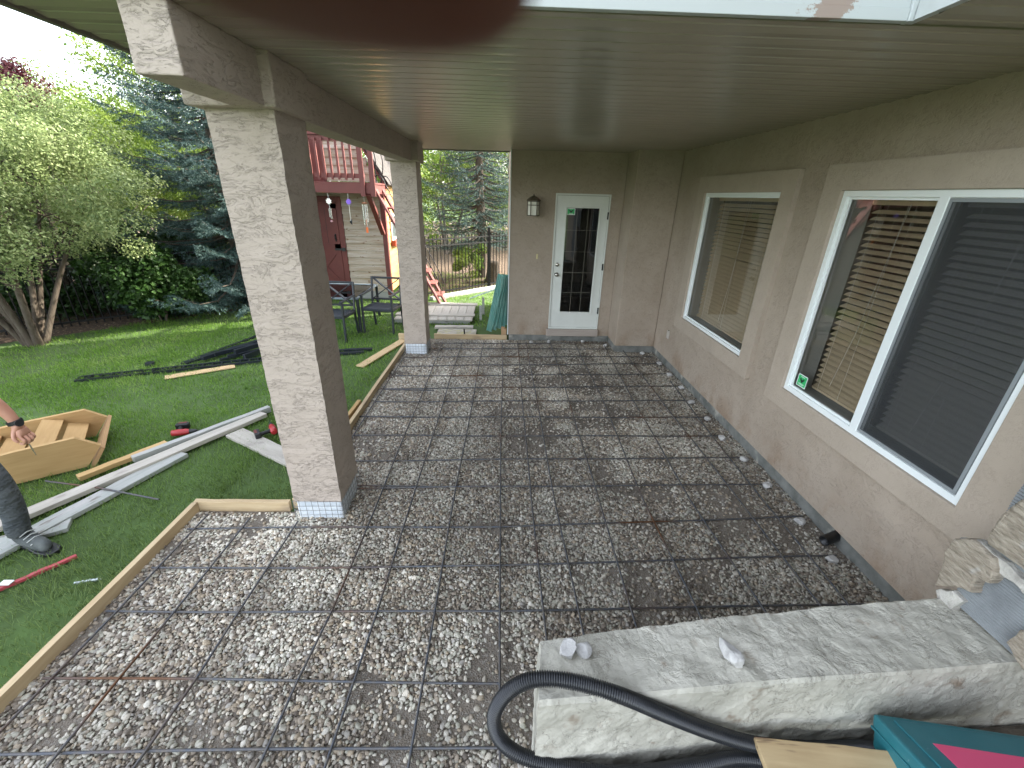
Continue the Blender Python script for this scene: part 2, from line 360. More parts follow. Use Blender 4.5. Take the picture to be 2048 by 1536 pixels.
        g2 = N.new('GeometryNodeGeometryToInstance'); K.new(sm.outputs[0], g2.inputs[0]); K.new(g2.outputs[0], jn.inputs[0])
    ip = N.new('GeometryNodeInstanceOnPoints'); K.new(gi.outputs[0], ip.inputs['Points']); K.new(jn.outputs[0], ip.inputs['Instance'])
    ip.inputs['Pick Instance'].default_value = True
    def na(nm, ty):
        q = N.new('GeometryNodeInputNamedAttribute'); q.data_type = ty; q.inputs[0].default_value = nm; return q
    pk = na('pick', 'INT'); K.new(pk.outputs[0], ip.inputs['Instance Index'])
    rt = na('rot', 'FLOAT_VECTOR'); e2 = N.new('FunctionNodeEulerToRotation'); K.new(rt.outputs[0], e2.inputs[0]); K.new(e2.outputs[0], ip.inputs['Rotation'])
    sc_ = na('scl', 'FLOAT_VECTOR'); K.new(sc_.outputs[0], ip.inputs['Scale'])
    K.new(ip.outputs[0], go.inputs[0])
    md = o.modifiers.new('scatter', 'NODES'); md.node_group = ng
    tag(o, 'grey and white river gravel spread under the rebar grid', 'gravel', kind='stuff')
pebbles()
# lawn: every blade a tapered strip
def leafcol(name, cols, sc, trans=.35, rough=.55, dry=None):
    def ex(n, L, tc, col, hgt, noise, mixc, rmp, b):
        g = n.new('ShaderNodeNewGeometry'); rp = n.new('ShaderNodeValToRGB'); cr = rp.color_ramp
        while len(cr.elements) < len(cols): cr.elements.new(.5)
        for i, c_ in enumerate(cols): cr.elements[i].position = i/(len(cols)-1); cr.elements[i].color = (*c_, 1)
        t = n.new('ShaderNodeTexNoise'); t.inputs['Scale'].default_value = sc; t.inputs['Detail'].default_value = 3; L.new(g.outputs['Position'], t.inputs[0])
        a = math_node(n, L, 'MULTIPLY_ADD', g.outputs['Random Per Island'], .55, math_node(n, L, 'MULTIPLY_ADD', t.outputs[0], 1.3, -.42))
        L.new(a, rp.inputs[0]); out = rp.outputs[0]
        if dry:
            sx = n.new('ShaderNodeSeparateXYZ'); L.new(g.outputs['Position'], sx.inputs[0])
            w = rmp(math_node(n, L, 'MULTIPLY_ADD', t.outputs[0], 2.6, math_node(n, L, 'MULTIPLY_ADD', sx.outputs[0], -.8, sx.outputs[1])), 8.0, 5.2)
            out = mixc(math_node(n, L, 'MULTIPLY', w, .6), out, dry)
        return out, hgt
    return mat(name, cols[0], rough, trans=trans, extra=ex, spec=.3)
GRASS = leafcol('grass_blade', [(.07, .15, .022), (.12, .24, .03), (.18, .32, .045), (.32, .40, .14)], 1.2, .4, dry=(.17, .20, .10))
def in_gravel(x, y): return ((x > -2.34) & (y < 2.66)) | ((x > -1.62) & (y < 6.92)) | ((x > .08) & (y < 9.7))
def grass():
    zones = [((-4.6, -2.2, .3, 4.2), 4200, .0022), ((-6, -1.3, 4.2, 7.6), 1900, .003), ((-9.5, -4.6, 1.0, 7.6), 1300, .0035), ((-8, 1.0, 7.6, 10.6), 800, .005), ((-2.3, -1.4, 2.6, 4.2), 3500, .0024), ((-3, 3, 10.6, 13.5), 350, .007)]
    P = []; Wd = []
    for (x0, x1, y0, y1), dn, w in zones:
        n = int((x1-x0)*(y1-y0)*dn); x = rng.uniform(x0, x1, n); y = rng.uniform(y0, y1, n)
        k = ~in_gravel(x, y) & (rng.random(n) < .35+.9*vnoise(x*3, y*3, 21)); k &= ~((y > 6.0) & (x < -5.6) & (y-6.0 > (x+7.4)*1.6) )
        P.append(np.stack([x[k], y[k]], 1)); Wd.append(np.full(k.sum(), w))
    P = np.concatenate(P); w = np.concatenate(Wd); n = len(P); a = rng.uniform(0, 6.28, n); lean = rng.uniform(.2, 1.1, n)
    h = rng.uniform(.022, .055, n)*(.7+.6*vnoise(P[:, 0]*2, P[:, 1]*2, 23)); ld = rng.uniform(0, 6.28, n)
    dx = np.cos(ld)*lean*h; dy = np.sin(ld)*lean*h; sx = np.cos(a)*w; sy = np.sin(a)*w; z0 = np.zeros(n)
    V = np.stack([np.stack([P[:, 0]-sx, P[:, 1]-sy, z0], 1), np.stack([P[:, 0]+sx, P[:, 1]+sy, z0], 1),
                  np.stack([P[:, 0]+dx*.45+sx*.8, P[:, 1]+dy*.45+sy*.8, h*.6], 1), np.stack([P[:, 0]+dx*.45-sx*.8, P[:, 1]+dy*.45-sy*.8, h*.6], 1),
                  np.stack([P[:, 0]+dx, P[:, 1]+dy, h], 1)], 1).reshape(-1, 3)
    i = np.arange(n)*5; T = np.concatenate([np.stack([i, i+1, i+2], 1), np.stack([i, i+2, i+3], 1), np.stack([i+3, i+2, i+4], 1)])
    o = npmesh('lawn_grass', V, T, 3, GRASS); tag(o, 'mown green lawn beside the gravel bed', 'grass', kind='stuff')
grass()
# mulch bed behind the fence and under the bushes
MULCH = mat('mulch', (.12, .075, .045), 1, (.065, .045, .03), 14, bump=1, bscale=30, bdist=.03, third=((.42, .30, .19), 22, (1, 1, 1), (.58, .66)))
mb = MB(); z = .004
mb.add([(-1.75, 10.15, z), (.2, 12.1, z), (5, 16.5, z), (5, 40, z), (-30, 40, z), (-30, 3.0, z), (-8.6, 4.6, z), (-7.5, 6.4, z), (-6.2, 7.6, z), (-4.9, 8.9, z), (-4.7, 12.5, z), (-2.4, 12.5, z)], [tuple(range(12))])
o = mb.build('mulch_bed', MULCH, loc=(0, 0, 0)); tag(o, kind='structure')
# raised soil the hose and tool case lie on
mb = MB(); mb.prism([(.20, -1.4), (3.2, -1.4), (3.2, 1.12), (2.0, 1.06), (.22, .90)], .0, .15)
o = mb.build('raised_ground', mat('packed_soil', (.13, .11, .085), 1, (.08, .07, .055), 8, bump=1, bscale=20, bdist=.02), loc=(0, 0, 0), bevel=.02); tag(o, kind='structure')
# ------------------------------------------------------------------ house
def panel(axis, c0, c1, ur, vr, holes):
    """wall slab between c0 (front) and c1 on an axis, with rectangular holes (u0,u1,v0,v1)"""
    us = sorted({*ur, *[h[0] for h in holes], *[h[1] for h in holes]}); vs = sorted({*vr, *[h[2] for h in holes], *[h[3] for h in holes]})
    mb = MB(); P = (lambda c, u, v: (c, u, v)) if axis == 'x' else (lambda c, u, v: (u, c, v))
    inh = lambda u, v: any(h[0] < u < h[1] and h[2] < v < h[3] for h in holes)
    for c, fl in ((c0, 0), (c1, 1)):
        idx = {}; base_v = []; fs = []
        for u in us:
            for v in vs: idx[(u, v)] = len(base_v); base_v.append(P(c, u, v))
        for i in range(len(us)-1):
            for j in range(len(vs)-1):
                if inh((us[i]+us[i+1])/2, (vs[j]+vs[j+1])/2): continue
                f = (idx[us[i], vs[j]], idx[us[i+1], vs[j]], idx[us[i+1], vs[j+1]], idx[us[i], vs[j+1]]); fs.append(f[::-1] if fl else f)
        mb.add(base_v, fs)
    for (a, b, c, d) in [(ur[0], ur[1], vr[0], vr[1])] + list(holes):
        for (p, q) in (((a, c), (b, c)), ((b, c), (b, d)), ((b, d), (a, d)), ((a, d), (a, c))):
            mb.add([P(c0, *p), P(c0, *q), P(c1, *q), P(c1, *p)], [(0, 1, 2, 3)])
    return mb
def fixn(o):
    b = bmesh.new(); b.from_mesh(o.data); bmesh.ops.remove_doubles(b, verts=b.verts, dist=1e-5); bmesh.ops.recalc_face_normals(b, faces=b.faces); b.to_mesh(o.data); b.free(); return o
def rough_mod(o, amt, size, cuts=0, name='clouds'):
    if cuts:
        sd = o.modifiers.new('sub', 'SUBSURF'); sd.subdivision_type = 'SIMPLE'; sd.levels = sd.render_levels = cuts
    t = bpy.data.textures.get(name) or bpy.data.textures.new(name, 'CLOUDS'); t.noise_scale = size; t.noise_depth = 3
    d = o.modifiers.new('rough', 'DISPLACE'); d.texture = t; d.strength = amt; d.mid_level = .5; d.texture_coords = 'LOCAL'
house = thing('house', (2.41, 5, 0), 'taupe stucco house with a covered patio, ribbed metal ceiling and white trimmed windows', 'house')
W1 = (3.935, 5.43, .83, 2.33); W2 = (1.715, 3.225, .82, 2.335); DR = (.785, 1.607, .24, 2.295)
o = fixn(panel('x', 2.41, 2.61, (-3, 9.6), (.12, 6.6), [W1, W2]).build('wall', STUC, house))
o = fixn(panel('y', 6.85, 7.05, (.12, 1.795), (.12, 2.86), [DR]).build('wall', STUC, house))
mb = MB(); mb.box((.12, 7.05, .12), (.32, 9.6, 6.6)); mb.box((.32, 9.4, .12), (2.41, 9.6, 6.6)); mb.build('wall', STUC, house)
mb = MB(); mb.box((1.795, 6.34, .12), (2.405, 6.849, 2.86)); o = mb.build('pilaster', STUC, house, bevel=.008)
mb = MB(); mb.box((.32, 6.85, 2.86), (2.405, 7.05, 6.6)); mb.build('upper_wall', STUC, house)
mb = MB(); mb.box((10.8, -3, .12), (11, 9.6, 6.6)); mb.box((2.61, -3, .12), (10.8, -2.8, 6.6)); mb.box((2.61, 9.4, .12), (10.8, 9.6, 6.6)); mb.build('wall', STUC, house)
mb = MB(); mb.box((2.422, -3, -.1), (2.6, 9.59, .12)); mb.box((1.81, 6.352, -.1), (2.42, 6.84, .12)); mb.box((.135, 6.862, -.1), (1.81, 7.04, .12)); mb.box((.135, 7.04, -.1), (.3, 9.59, .12))
mb.build('foundation', FOUND, house)
mb = MB(); mb.box((.106, 6.84, .12), (.119, 6.90, 2.84)); mb.build('corner_bead', VINYL, house)
# roof
mb = MB(); mb.add([(-.3, -3.5, 6.6), (11.5, -3.5, 6.6), (11.5, 10.1, 6.6), (-.3, 10.1, 6.6), (5.6, 1.5, 8.6), (5.6, 5.5, 8.6)], [(0, 3, 2, 1), (0, 1, 4), (1, 2, 5, 4), (2, 3, 5), (3, 0, 4, 5)])
mb.build('roof', ROOFM, house)
# ribbed metal ceiling
def soffit():
    mb = MB()
    def strip(x0, x1, y0, y1):
        y = y0; prof = []
        while y < y1-.02:
            e = min(y+.122, y1); prof += [(y, -.006), (y+.004, -.006), (y+.006, .014), (y+.016, .014), (y+.020, .001), (y+.058, .0), (y+.062, .008), (y+.070, .008), (y+.074, .0)]
            y = e
        prof.append((y1, 0)); prof = [p for p in prof if p[0] <= y1]; n = len(prof); xs = [x0, x1]
        vs = [(x, p[0], 2.84+p[1]) for x in xs for p in prof]; mb.add(vs, [(i, i+1, n+i+1, n+i) for i in range(n-1)])
    strip(-1.77, 2.409, 1.872, 7.1); strip(1.44, 2.409, -3, 1.872)
    return mb.build('soffit', SOFF, house)
soffit()
mb = MB(); mb.box((-1.775, 1.873, 2.86), (2.405, 7.10, 3.13)); mb.box((1.445, -3, 2.86), (2.405, 1.872, 3.13)); mb.build('deck_floor', GREYW, house)
mb = MB()
for a, b in (((-1.80, 1.845), (-.1, 1.871)), ((-.098, 1.842), (1.4, 1.871))):
    mb.box((a[0], a[1]+.006, 2.875), (b[0], b[1], 3.16)); mb.box((a[0], a[1], 2.838), (b[0], b[1], 2.8745)); mb.box((a[0], a[1]+.001, 2.955), (b[0], b[1], 2.961))
mb.box((1.401, 1.836, 2.836), (1.418, 1.871, 3.16))
o = mb.build('fascia', FASC, house, bevel=.002)
mb = MB(); mb.box((1.419, -3, 2.838), (1.4435, 1.871, 3.16)); mb.box((1.415, -3, 2.838), (1.4185, 1.83, 2.88)); mb.build('fascia', FASC2, house)
mb = MB(); mb.box((-1.80, 1.872, 2.825), (-1.772, 7.12, 3.16)); mb.box((-1.772, 7.101, 2.825), (.10, 7.125, 3.16)); mb.build('fascia', mat('brown_fascia', (.13, .12, .10), .5), house)
# beam and columns
mb = MB(); mb.box((-1.325, 1.876, 2.615), (-1.155, 6.6, 2.839)); o = mb.build('beam', STUCC, house, bevel=.006); rough_mod(o, .012, .12, 4)
def column(x0, x1, y0, y1, nm):
    mb = MB(); nz = 60; pts = []
    for k in range(nz+1):
        z = .17+(2.63-.17)*k/nz
        for (x, y) in ((x0, y0), (x1, y0), (x1, y1), (x0, y1)):
            pts.append((x+rng.uniform(-.0022, .0022), y+rng.uniform(-.0022, .0022), z))
    fs = [(k*4+j, k*4+(j+1) % 4, k*4+4+(j+1) % 4, k*4+4+j) for k in range(nz) for j in range(4)] + [(3, 2, 1, 0)]
    mb.add(pts, fs); c = mb.build('column', STUCC, house)
    mb = MB(); e = .052; mb.box((x0-e, y0-e-.02, 2.612), (x1+e-.005, y1+e-.05, 2.8395)); o = mb.build('capital', STUCC, c, bevel=.01); rough_mod(o, .010, .1, 4)
    mb = MB(); e = .006; mb.box((x0+e, y0+e, -.02), (x1-e, y1-e, .18)); o = mb.build('foil_wrap', FOIL, c, bevel=.02); rough_mod(o, .012, .05, 4)
    mb = MB(); r = .0016; e = -.008
    for i in range(5):
        z = .012+i*.040; q = [(x0+e, y0+e, z), (x1-e, y0+e, z+.004), (x1-e, y1-e, z), (x0+e, y1-e, z+.003), (x0+e, y0+e, z)]; mb.tube(q, r, 5)
    n = 9
    for i in range(n):
        t = i/(n-1)
        for (a, b) in (((x0+e, y0+e), (x1-e, y0+e)), ((x1-e, y0+e), (x1-e, y1-e))):
            xx = a[0]+(b[0]-a[0])*t; yy = a[1]+(b[1]-a[1])*t; mb.tube([(xx, yy, .0), (xx+rng.uniform(-.003, .003), yy, .09), (xx, yy, .185)], r, 5)
    mb.build('wire_lath', WIRE, c); return c
column(-1.49, -1.148, 2.52, 2.885, 'near'); column(-1.44, -1.115, 6.12, 6.46, 'far')
# windows
def window(w, mull, name_lbl):
    y0, y1, z0, z1 = w; t = .040 if mull else .032
    mb = MB(); fr = panel('x', 2.392, 2.47, (y0+.001, y1-.001), (z0+.001, z1-.001), [(y0+t, y1-t, z0+t, z1-t)] if not mull else [(y0+t, mull-.03, z0+t, z1-t), (mull+.03, y1-t, z0+t, z1-t)])
    wn = fixn(fr.build('window', VINYL, house, bevel=.004))
    mb = panel('x', 2.408, 2.425, (y0+t-.002, (mull-.03 if mull else y1-t)+.002), (z0+t-.002, z1-t+.002), [(y0+t+.016, (mull-.03 if mull else y1-t)-.016, z0+t+.016, z1-t-.016)]); fixn(mb.build('glazing_bead', VINYL, wn))
    if mull:
        mb = panel('x', 2.408, 2.425, (mull+.028, y1-t+.002), (z0+t-.002, z1-t+.002), [(mull+.046, y1-t-.016, z0+t+.016, z1-t-.016)]); fixn(mb.build('glazing_bead', VINYL, wn))
    mb = MB(); mb.add([(2.437, y0+.03, z0+.03), (2.437, y1-.03, z0+.03), (2.437, y1-.03, z1-.03), (2.437, y0+.03, z1-.03)], [(0, 3, 2, 1)]); mb.build('pane', GLASS, wn)
    a, b, c, d = y0-.19, y1+.19, z0-.155, z1+.17
    o = fixn(panel('x', 2.368, 2.409, (a, b), (c, d), [w]).build('stucco_trim', STUCT, wn, bevel=.006))
    fixn(panel('x', 2.4705, 2.608, (y0+.002, y1-.002), (z0+.002, z1-.002), [(y0+.02, y1-.02, z0+.02, z1-.02)]).build('window_jamb', WHITED, wn))
    return wn
w1 = window(W1, None, 'w1'); w2 = window(W2, 2.47, 'w2')
def blind(y0, y1, z0, z1, tilt, par, m, open_top=0):
    mb = MB(); n = int((z1-z0)/.043)
    for i in range(n):
        z = z0+.02+i*(z1-z0-.03)/n; t = tilt+rng.uniform(-.03, .03); w = .025; dx = w*math.cos(t); dz = w*math.sin(t); cx = 2.545
        sag = rng.uniform(-.002, .002)
        ys = [y0+(y1-y0)*k/6 for k in range(7)]
        vs = []
        for k, y in enumerate(ys):
            s_ = sag*math.sin(PI*k/6); vs += [(cx-dx, y, z-dz+s_), (cx, y, z+.0028+s_), (cx+dx, y, z+dz+s_), (cx, y, z+.0002+s_)]
        fs = [(k*4+j, k*4+4+j, k*4+4+(j+1) % 4, k*4+(j+1) % 4) for k in range(6) for j in range(4)] + [(0, 1, 2, 3), (27, 26, 25, 24)]
        mb.add(vs, fs)
    mb.box((2.51, y0, z1-.01), (2.575, y1, z1+.035)); mb.box((2.52, y0, z0-.012), (2.57, y1, z0+.006))
    bl = mb.build('blind', m, par)
    mb = MB()
    for k in range(3):
        y = y0+(y1-y0)*(.12+.38*k)
        for dx in (-.027, .027): mb.tube([(2.545+dx, y, z0), (2.545+dx, y, z1)], .0012, 4)
    yy = y0+(y1-y0)*.45; mb.tube([(2.506, yy, z1), (2.503, yy+.06, z0+.5), (2.503, yy+.12, z0+.08)], .0018, 4)
    mb.build('cord', CORD, par); return bl
blind(4.03, 5.33, .90, 2.26, .72, w1, SLAT)
blind(2.53, 3.09, .90, 2.26, .50, w2, SLAT)
blind(1.80, 2.44, .90, 2.26, .50, w2, SLAT2)
mb = MB(); mb.box((2.401, 1.775, .875), (2.4025, 2.435, 2.285)); mb.build('insect_screen', SCREEN, w2)
fixn(panel('x', 2.397, 2.406, (1.762, 2.442), (.866, 2.292), [(1.78, 2.424, .884, 2.274)]).build('screen_frame', mat('screen_frame_grey', (.25, .27, .28), .5), w2))
def alarm_sticker(par, u0, u1, z0, z1, pl):
    """small green rectangular decal with white rim and a dark winged mark; pl(u,z,depth) -> point"""
    mb = MB(); mb.add([pl(u0, z0, 0), pl(u1, z0, 0), pl(u1, z1, 0), pl(u0, z1, 0)], [(0, 1, 2, 3)]); s = mb.build('sticker', VINYL, par)
    e = (u1-u0)*.06; mb = MB(); mb.add([pl(u0+e, z0+e, 1), pl(u1-e, z0+e, 1), pl(u1-e, z1-e, 1), pl(u0+e, z1-e, 1)], [(0, 1, 2, 3)]); mb.build('sticker_field', GREEN, par)
    mb = MB(); cu = (u0+u1)/2; cz = (z0+z1)/2; a = (u1-u0)
    for sg in (-1, 1):
        q = [(0, -.16), (.10, -.06), (.30, .16), (.20, .14), (.12, .20), (.06, .06), (0, .12)]
        mb.add([pl(cu+sg*x*a, cz+z_*a, 2) for x, z_ in q], [tuple(range(7))])
    mb.build('sticker_mark', BLACKP, par)
    for k, (zz, hw) in enumerate(((.30, .20), (-.22, .30), (-.29, .24))):
        mb = MB(); mb.add([pl(cu-hw*a, cz+(zz-.015)*a, 2), pl(cu+hw*a, cz+(zz-.015)*a, 2), pl(cu+hw*a, cz+(zz+.015)*a, 2), pl(cu-hw*a, cz+(zz+.015)*a, 2)], [(0, 1, 2, 3)]); mb.build('sticker_line', VINYL, par)
alarm_sticker(w2, 3.045, 3.155, .885, .985, lambda u, z, d: (2.4345-.0006*d, u, z))
mb = MB()
x0, x1, y0, y1, z0, z1 = 2.612, 5.2, 1.0, 6.2, .3, 2.7
mb.add([(x0, y0, z0), (x1, y0, z0), (x1, y1, z0), (x0, y1, z0), (x0, y0, z1), (x1, y0, z1), (x1, y1, z1), (x0, y1, z1)], [(0, 1, 2, 3), (4, 7, 6, 5), (1, 5, 6, 2), (0, 4, 5, 1), (3, 2, 6, 7)])
mb.build('room_lining', ROOM, house)
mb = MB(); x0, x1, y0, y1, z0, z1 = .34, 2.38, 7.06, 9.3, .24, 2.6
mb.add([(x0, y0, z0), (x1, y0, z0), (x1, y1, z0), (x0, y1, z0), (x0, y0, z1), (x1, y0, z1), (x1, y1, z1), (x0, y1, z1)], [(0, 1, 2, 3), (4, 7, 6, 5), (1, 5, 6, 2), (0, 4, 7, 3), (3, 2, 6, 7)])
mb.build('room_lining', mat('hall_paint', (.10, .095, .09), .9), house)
# patio door
a, b, c, d = DR
fr = fixn(panel('y', 6.838, 6.90, (a+.001, b-.001), (c-.0, d-.001), [(a+.022, b-.022, c+.022, d-.024)]).build('door_frame', WHITED, house, bevel=.003))
dr = fixn(panel('y', 6.853, 6.896, (a+.026, b-.026), (c+.024, d-.028), [(.96, 1.455, .52, 2.10)]).build('door', WHITED, house, bevel=.002))
fixn(panel('y', 6.842, 6.868, (.935, 1.48), (.495, 2.125), [(.962, 1.453, .522, 2.098)]).build('glass_trim', WHITED, dr, bevel=.006))
mb = MB(); mb.add([(.955, 6.876, .515), (1.46, 6.876, .515), (1.46, 6.876, 2.105), (.955, 6.876, 2.105)], [(0, 1, 2, 3)]); mb.build('pane', GLASSD, dr)
mb = MB()
for i in (1, 2): x = .96+.495*i/3; mb.box((x-.003, 6.868, .52), (x+.003, 6.8735, 2.10))
for i in range(1, 5): z = .52+1.58*i/5; mb.box((.96, 6.8675, z-.003), (1.455, 6.8732, z+.003))
mb.build('muntin_grid', mat('brass_grid', (.13, .12, .095), .5), dr)
alarm_sticker(dr, .968, 1.09, 2.0, 2.092, lambda u, z, d: (u, 6.8725-.0006*d, z))
for nm, z, r in (('handle', 1.12, .03), ('deadbolt', 1.27, .031)):
    mb = MB(); M_ = Matrix.Translation((.868, 6.853, z)) @ Matrix.Rotation(PI/2, 4, 'X')
    prof = [(0.034, 0), (.034, .006), (.014, .012), (.013, .03), (.028, .036), (.031, .05), (.026, .062), (0, .066)] if nm == 'handle' else [(.033, 0), (.032, .014), (.026, .022), (.024, .024), (0, .024)]
    q = MB(); q.lathe(prof, (0, 0, 0), 18); mb.add([M_ @ Vector(v) for v in q.v], q.f, True); mb.build(nm, NICK, dr)
for z in (.55, 1.25, 2.0):
    mb = MB(); mb.box((b-.034, 6.832, z-.05), (b-.016, 6.8375, z+.05)); mb.tube([(b-.02, 6.829, z-.052), (b-.02, 6.829, z+.052)], .006, 8); mb.build('hinge', DARKM, dr)
mb = MB(); mb.box((.752, 6.80, .12), (1.612, 6.849, .236)); mb.build('door_sill', wood('sill_board', (.40, .345, .30), (.33, .28, .24), 0), house, bevel=.004)
mb = MB(); mb.box((.79, 6.806, .2365), (1.60, 6.85, .2395)); mb.build('threshold', NICK, house)
# things on the walls
lt = thing('wall_lantern', (.452, 6.85, 1.98), 'bronze wall lantern with frosted panes left of the white patio door', 'wall lamp')
cx, cy = .452, 6.75; r = .088; hx = [(cx+r*math.cos(PI/3*k), cy+r*math.sin(PI/3*k)) for k in range(6)]
mb = MB(); r2 = .080; mb.prism([(cx+r2*math.cos(PI/3*k), cy+r2*math.sin(PI/3*k)) for k in range(6)], 1.985, 2.175); mb.build('shade', FROST, lt)
mb = MB()
for k in range(6):
    p = hx[k]; q = hx[(k+1) % 6]; mb.beam((p[0], p[1], 1.98), (p[0], p[1], 2.18), .012, .012)
    for z in (1.985, 2.125, 2.175): mb.beam((*p, z), (*q, z), .012, .01)
mb.build('cage', BRONZE, lt)
mb = MB(); mb.lathe([(.10, 0), (.104, .012), (.05, .055), (.014, .07), (.010, .09), (0, .092)], (cx, cy, 2.18), 6); mb.sm = [False]*len(mb.f); mb.build('cap', BRONZE, lt)
mb = MB(); mb.box((cx-.06, 6.835, 2.0), (cx+.06, 6.8495, 2.16)); mb.box((cx-.015, 6.8, 2.06), (cx+.015, 6.836, 2.09)); mb.build('backplate', BRONZE, lt, bevel=.004)
mb = MB(); mb.box((.532, 6.838, 1.35), (.56, 6.8495, 1.425)); mb.box((.540, 6.832, 1.372), (.552, 6.838, 1.40)); o = mb.build('doorbell', mat('brass_plate', (.55, .48, .26), .4), bevel=.002); tag(o, 'small brass doorbell plate on the stucco between lantern and door', 'doorbell')
mb = MB(); mb.box((2.392, 5.795, .42), (2.4095, 5.865, .535)); mb.box((2.388, 5.815, .437), (2.392, 5.845, .470)); mb.box((2.388, 5.815, .485), (2.392, 5.845, .518)); o = mb.build('wall_outlet', mat('outlet_cover', (.42, .38, .34), .5), bevel=.004); tag(o, 'taupe outlet cover low on the wall below the narrow far window', 'outlet')
mb = MB(); pp = [PY(1648, 1098, 2.25), Vector((2.43, 2.27, .10))]; a_ = Vector((2.31, 2.262, .062)); b_ = Vector((2.44, 2.30, .085))
q = MB(); dz = (b_-a_).normalized(); q.tube([a_, b_], .036, 20, cap=False); q.tube([a_, b_], .030, 20, cap=False); mb = q
n_ = 20
ring = [i for i in range(n_)]; mb.f += [(i, (i+1) % n_, 2*n_+(i+1) % n_, 2*n_+i) for i in range(n_)]; mb.sm += [False]*n_
o = mb.build('drain_pipe', BLACKP); tag(o, 'short black drain pipe stub poking out of the foundation over the gravel', 'pipe')
# ------------------------------------------------------------------ form boards
def form(a, b, label, top=.09, w=.038, m=PINE):
    return board('form_board', (a[0], a[1], .0), (b[0], b[1], .0), w, top, m, label, 'form board', 'timber form boards around the gravel')
form((-2.32, -1.2), (-2.275, 2.60), 'long pine form board running down the left edge of the gravel')
form((-2.29, 2.622), (-1.585, 2.622), 'short pine form board between the long left board and the near column')
form((-1.555, 2.645), (-1.55, 2.84), 'stubby pine form block tucked beside the foot of the near column', .095)
form((-1.545, 2.86), (-1.495, 6.78), 'pine form board from the near column to the far column')
form((-1.69, 6.80), (-1.47, 6.81), 'short pine board end left of the far column', .12)
form((-1.12, 6.90), (.10, 6.895), 'pine form board between the far column and the house corner')
board('form_board', (-1.62, 3.3, .0), (-1.585, 4.35, .0), .04, .10, PINEF, 'doubled pine piece lapped on the outside of the column to column form', 'form board', 'timber form boards around the gravel')
board('timber_offcut', (-1.95, 5.55, .012), (-1.60, 6.75, .012), .13, .02, PLY, 'thin tan board lying in the grass left of the far column', 'board')
mb = MB(); mb.prism([(.0, 7.02), (.095, 7.0), (.098, 7.10), (.01, 7.12)], 0, .16); mb.box((.005, 7.03, .1601), (.07, 7.09, .185)); o = mb.build('block', mat('tan_block', (.42, .27, .15), .9), bevel=.01); rough_mod(o, .02, .05, 3); tag(o, 'broken tan block standing against the house corner by the form board', 'block')
# ------------------------------------------------------------------ rebar grid
def bar(pts, z, label, w_=.0064):
    P_ = [G(*p, z) if len(p) == 2 and p[0] > 5 or len(p) == 2 and abs(p[1]) > 50 else Vector((*p, z)) for p in pts]
    Q = []
    for a, b in zip(P_[:-1], P_[1:]):
        n = max(2, int((b-a).length/.25))
        for i in range(n): Q.append(a.lerp(b, i/n))
    Q.append(P_[-1]); ph = rng.uniform(0, 6)
    Q = [Vector((q.x+.004*math.sin(i*.6+ph), q.y+.004*math.sin(i*.5+ph), q.z+.004*math.sin(i*.8+ph))) for i, q in enumerate(Q)]
    mb = MB(); mb.tube(Q, w_, 7); o = mb.build('rebar', REBAR); tag(o, label, 'rebar', 'steel bars of the grid over the gravel'); return o
ordn = ['first', 'second', 'third', 'fourth', 'fifth', 'sixth', 'seventh', 'eighth', 'ninth', 'tenth', 'eleventh', 'twelfth', 'thirteenth', 'fourteenth', 'fifteenth', 'sixteenth']
cross = [((-60, 1508), (1000, 1495)), ((85, 1357), (1000, 1366)), ((212, 1222), (1000, 1223), (1730, 1207)), ((302, 1137), (1000, 1131), (1672, 1110)), ((375, 1057), (1000, 1053), (1605, 1033)),
         ((712, 976), (1540, 968)), ((712, 921), (1495, 915)), ((707, 871), (1447, 872)), ((714, 833), (1415, 835)), ((751, 803), (1383, 801)), ((767, 777), (1363, 772)),
         ((784, 752), (1340, 748)), ((799, 732), (1322, 727)), ((809, 714), (1305, 713)), ((868, 697), (1222, 698)), ((868, 687), (1212, 686))]
for i, c_ in enumerate(cross): bar(c_, .032, 'crosswise rebar, %s counted from the camera towards the door wall' % ordn[i])
longs = [((-20, 1485), (98, 1361), (234, 1222), (417, 1029)), ((60, 1575), (234, 1361), (349, 1222), (503, 1034)), ((240, 1575), (386, 1366), (476, 1224), (597, 1041)),
         ((500, 1575), (593, 1366), (662, 1224), (757, 1000), (886, 684)), ((635, 1575), (754, 1224), (825, 1000), (924, 684)), ((808, 1575), (869, 1224), (908, 1000), (967, 684)),
         ((1002, 1575), (999, 1224), (1000, 1000), (1006, 684)), ((1112, 1405), (1095, 1280), (1062, 1000), (1035, 684)), ((1172, 1300), (1110, 1000), (1052, 684)),
         ((1284, 1285), (1197, 1000), (1139, 803), (1100, 684)), ((1410, 1255), (1288, 1000), (1201, 790), (1148, 684)), ((1560, 1270), (1382, 1000), (1267, 802), (1206, 686)),
         ((1690, 1270), (1446, 960), (1349, 834), (1245, 700)), ((1740, 1260), (1527, 1003), (1340, 762))]
for i, c_ in enumerate(longs): bar(c_, .043, 'lengthwise rebar, %s from the lawn side of the gravel' % ordn[i])
bar(((701, 880), (770, 772), (806, 716)), .041, 'lengthwise rebar starting behind the near column along the column to column form')
for p, l in (((712, 974), 'lapping the crosswise bar just behind the near column'), ((714, 834), 'lapping the ninth crosswise bar next to the left form'), ((767, 780), 'lapping the eleventh crosswise bar near the far column')):
    a = G(*p, .03); bar(((a.x, a.y+.014), (a.x+.62, a.y+.012)), .031, 'short rebar piece ' + l)
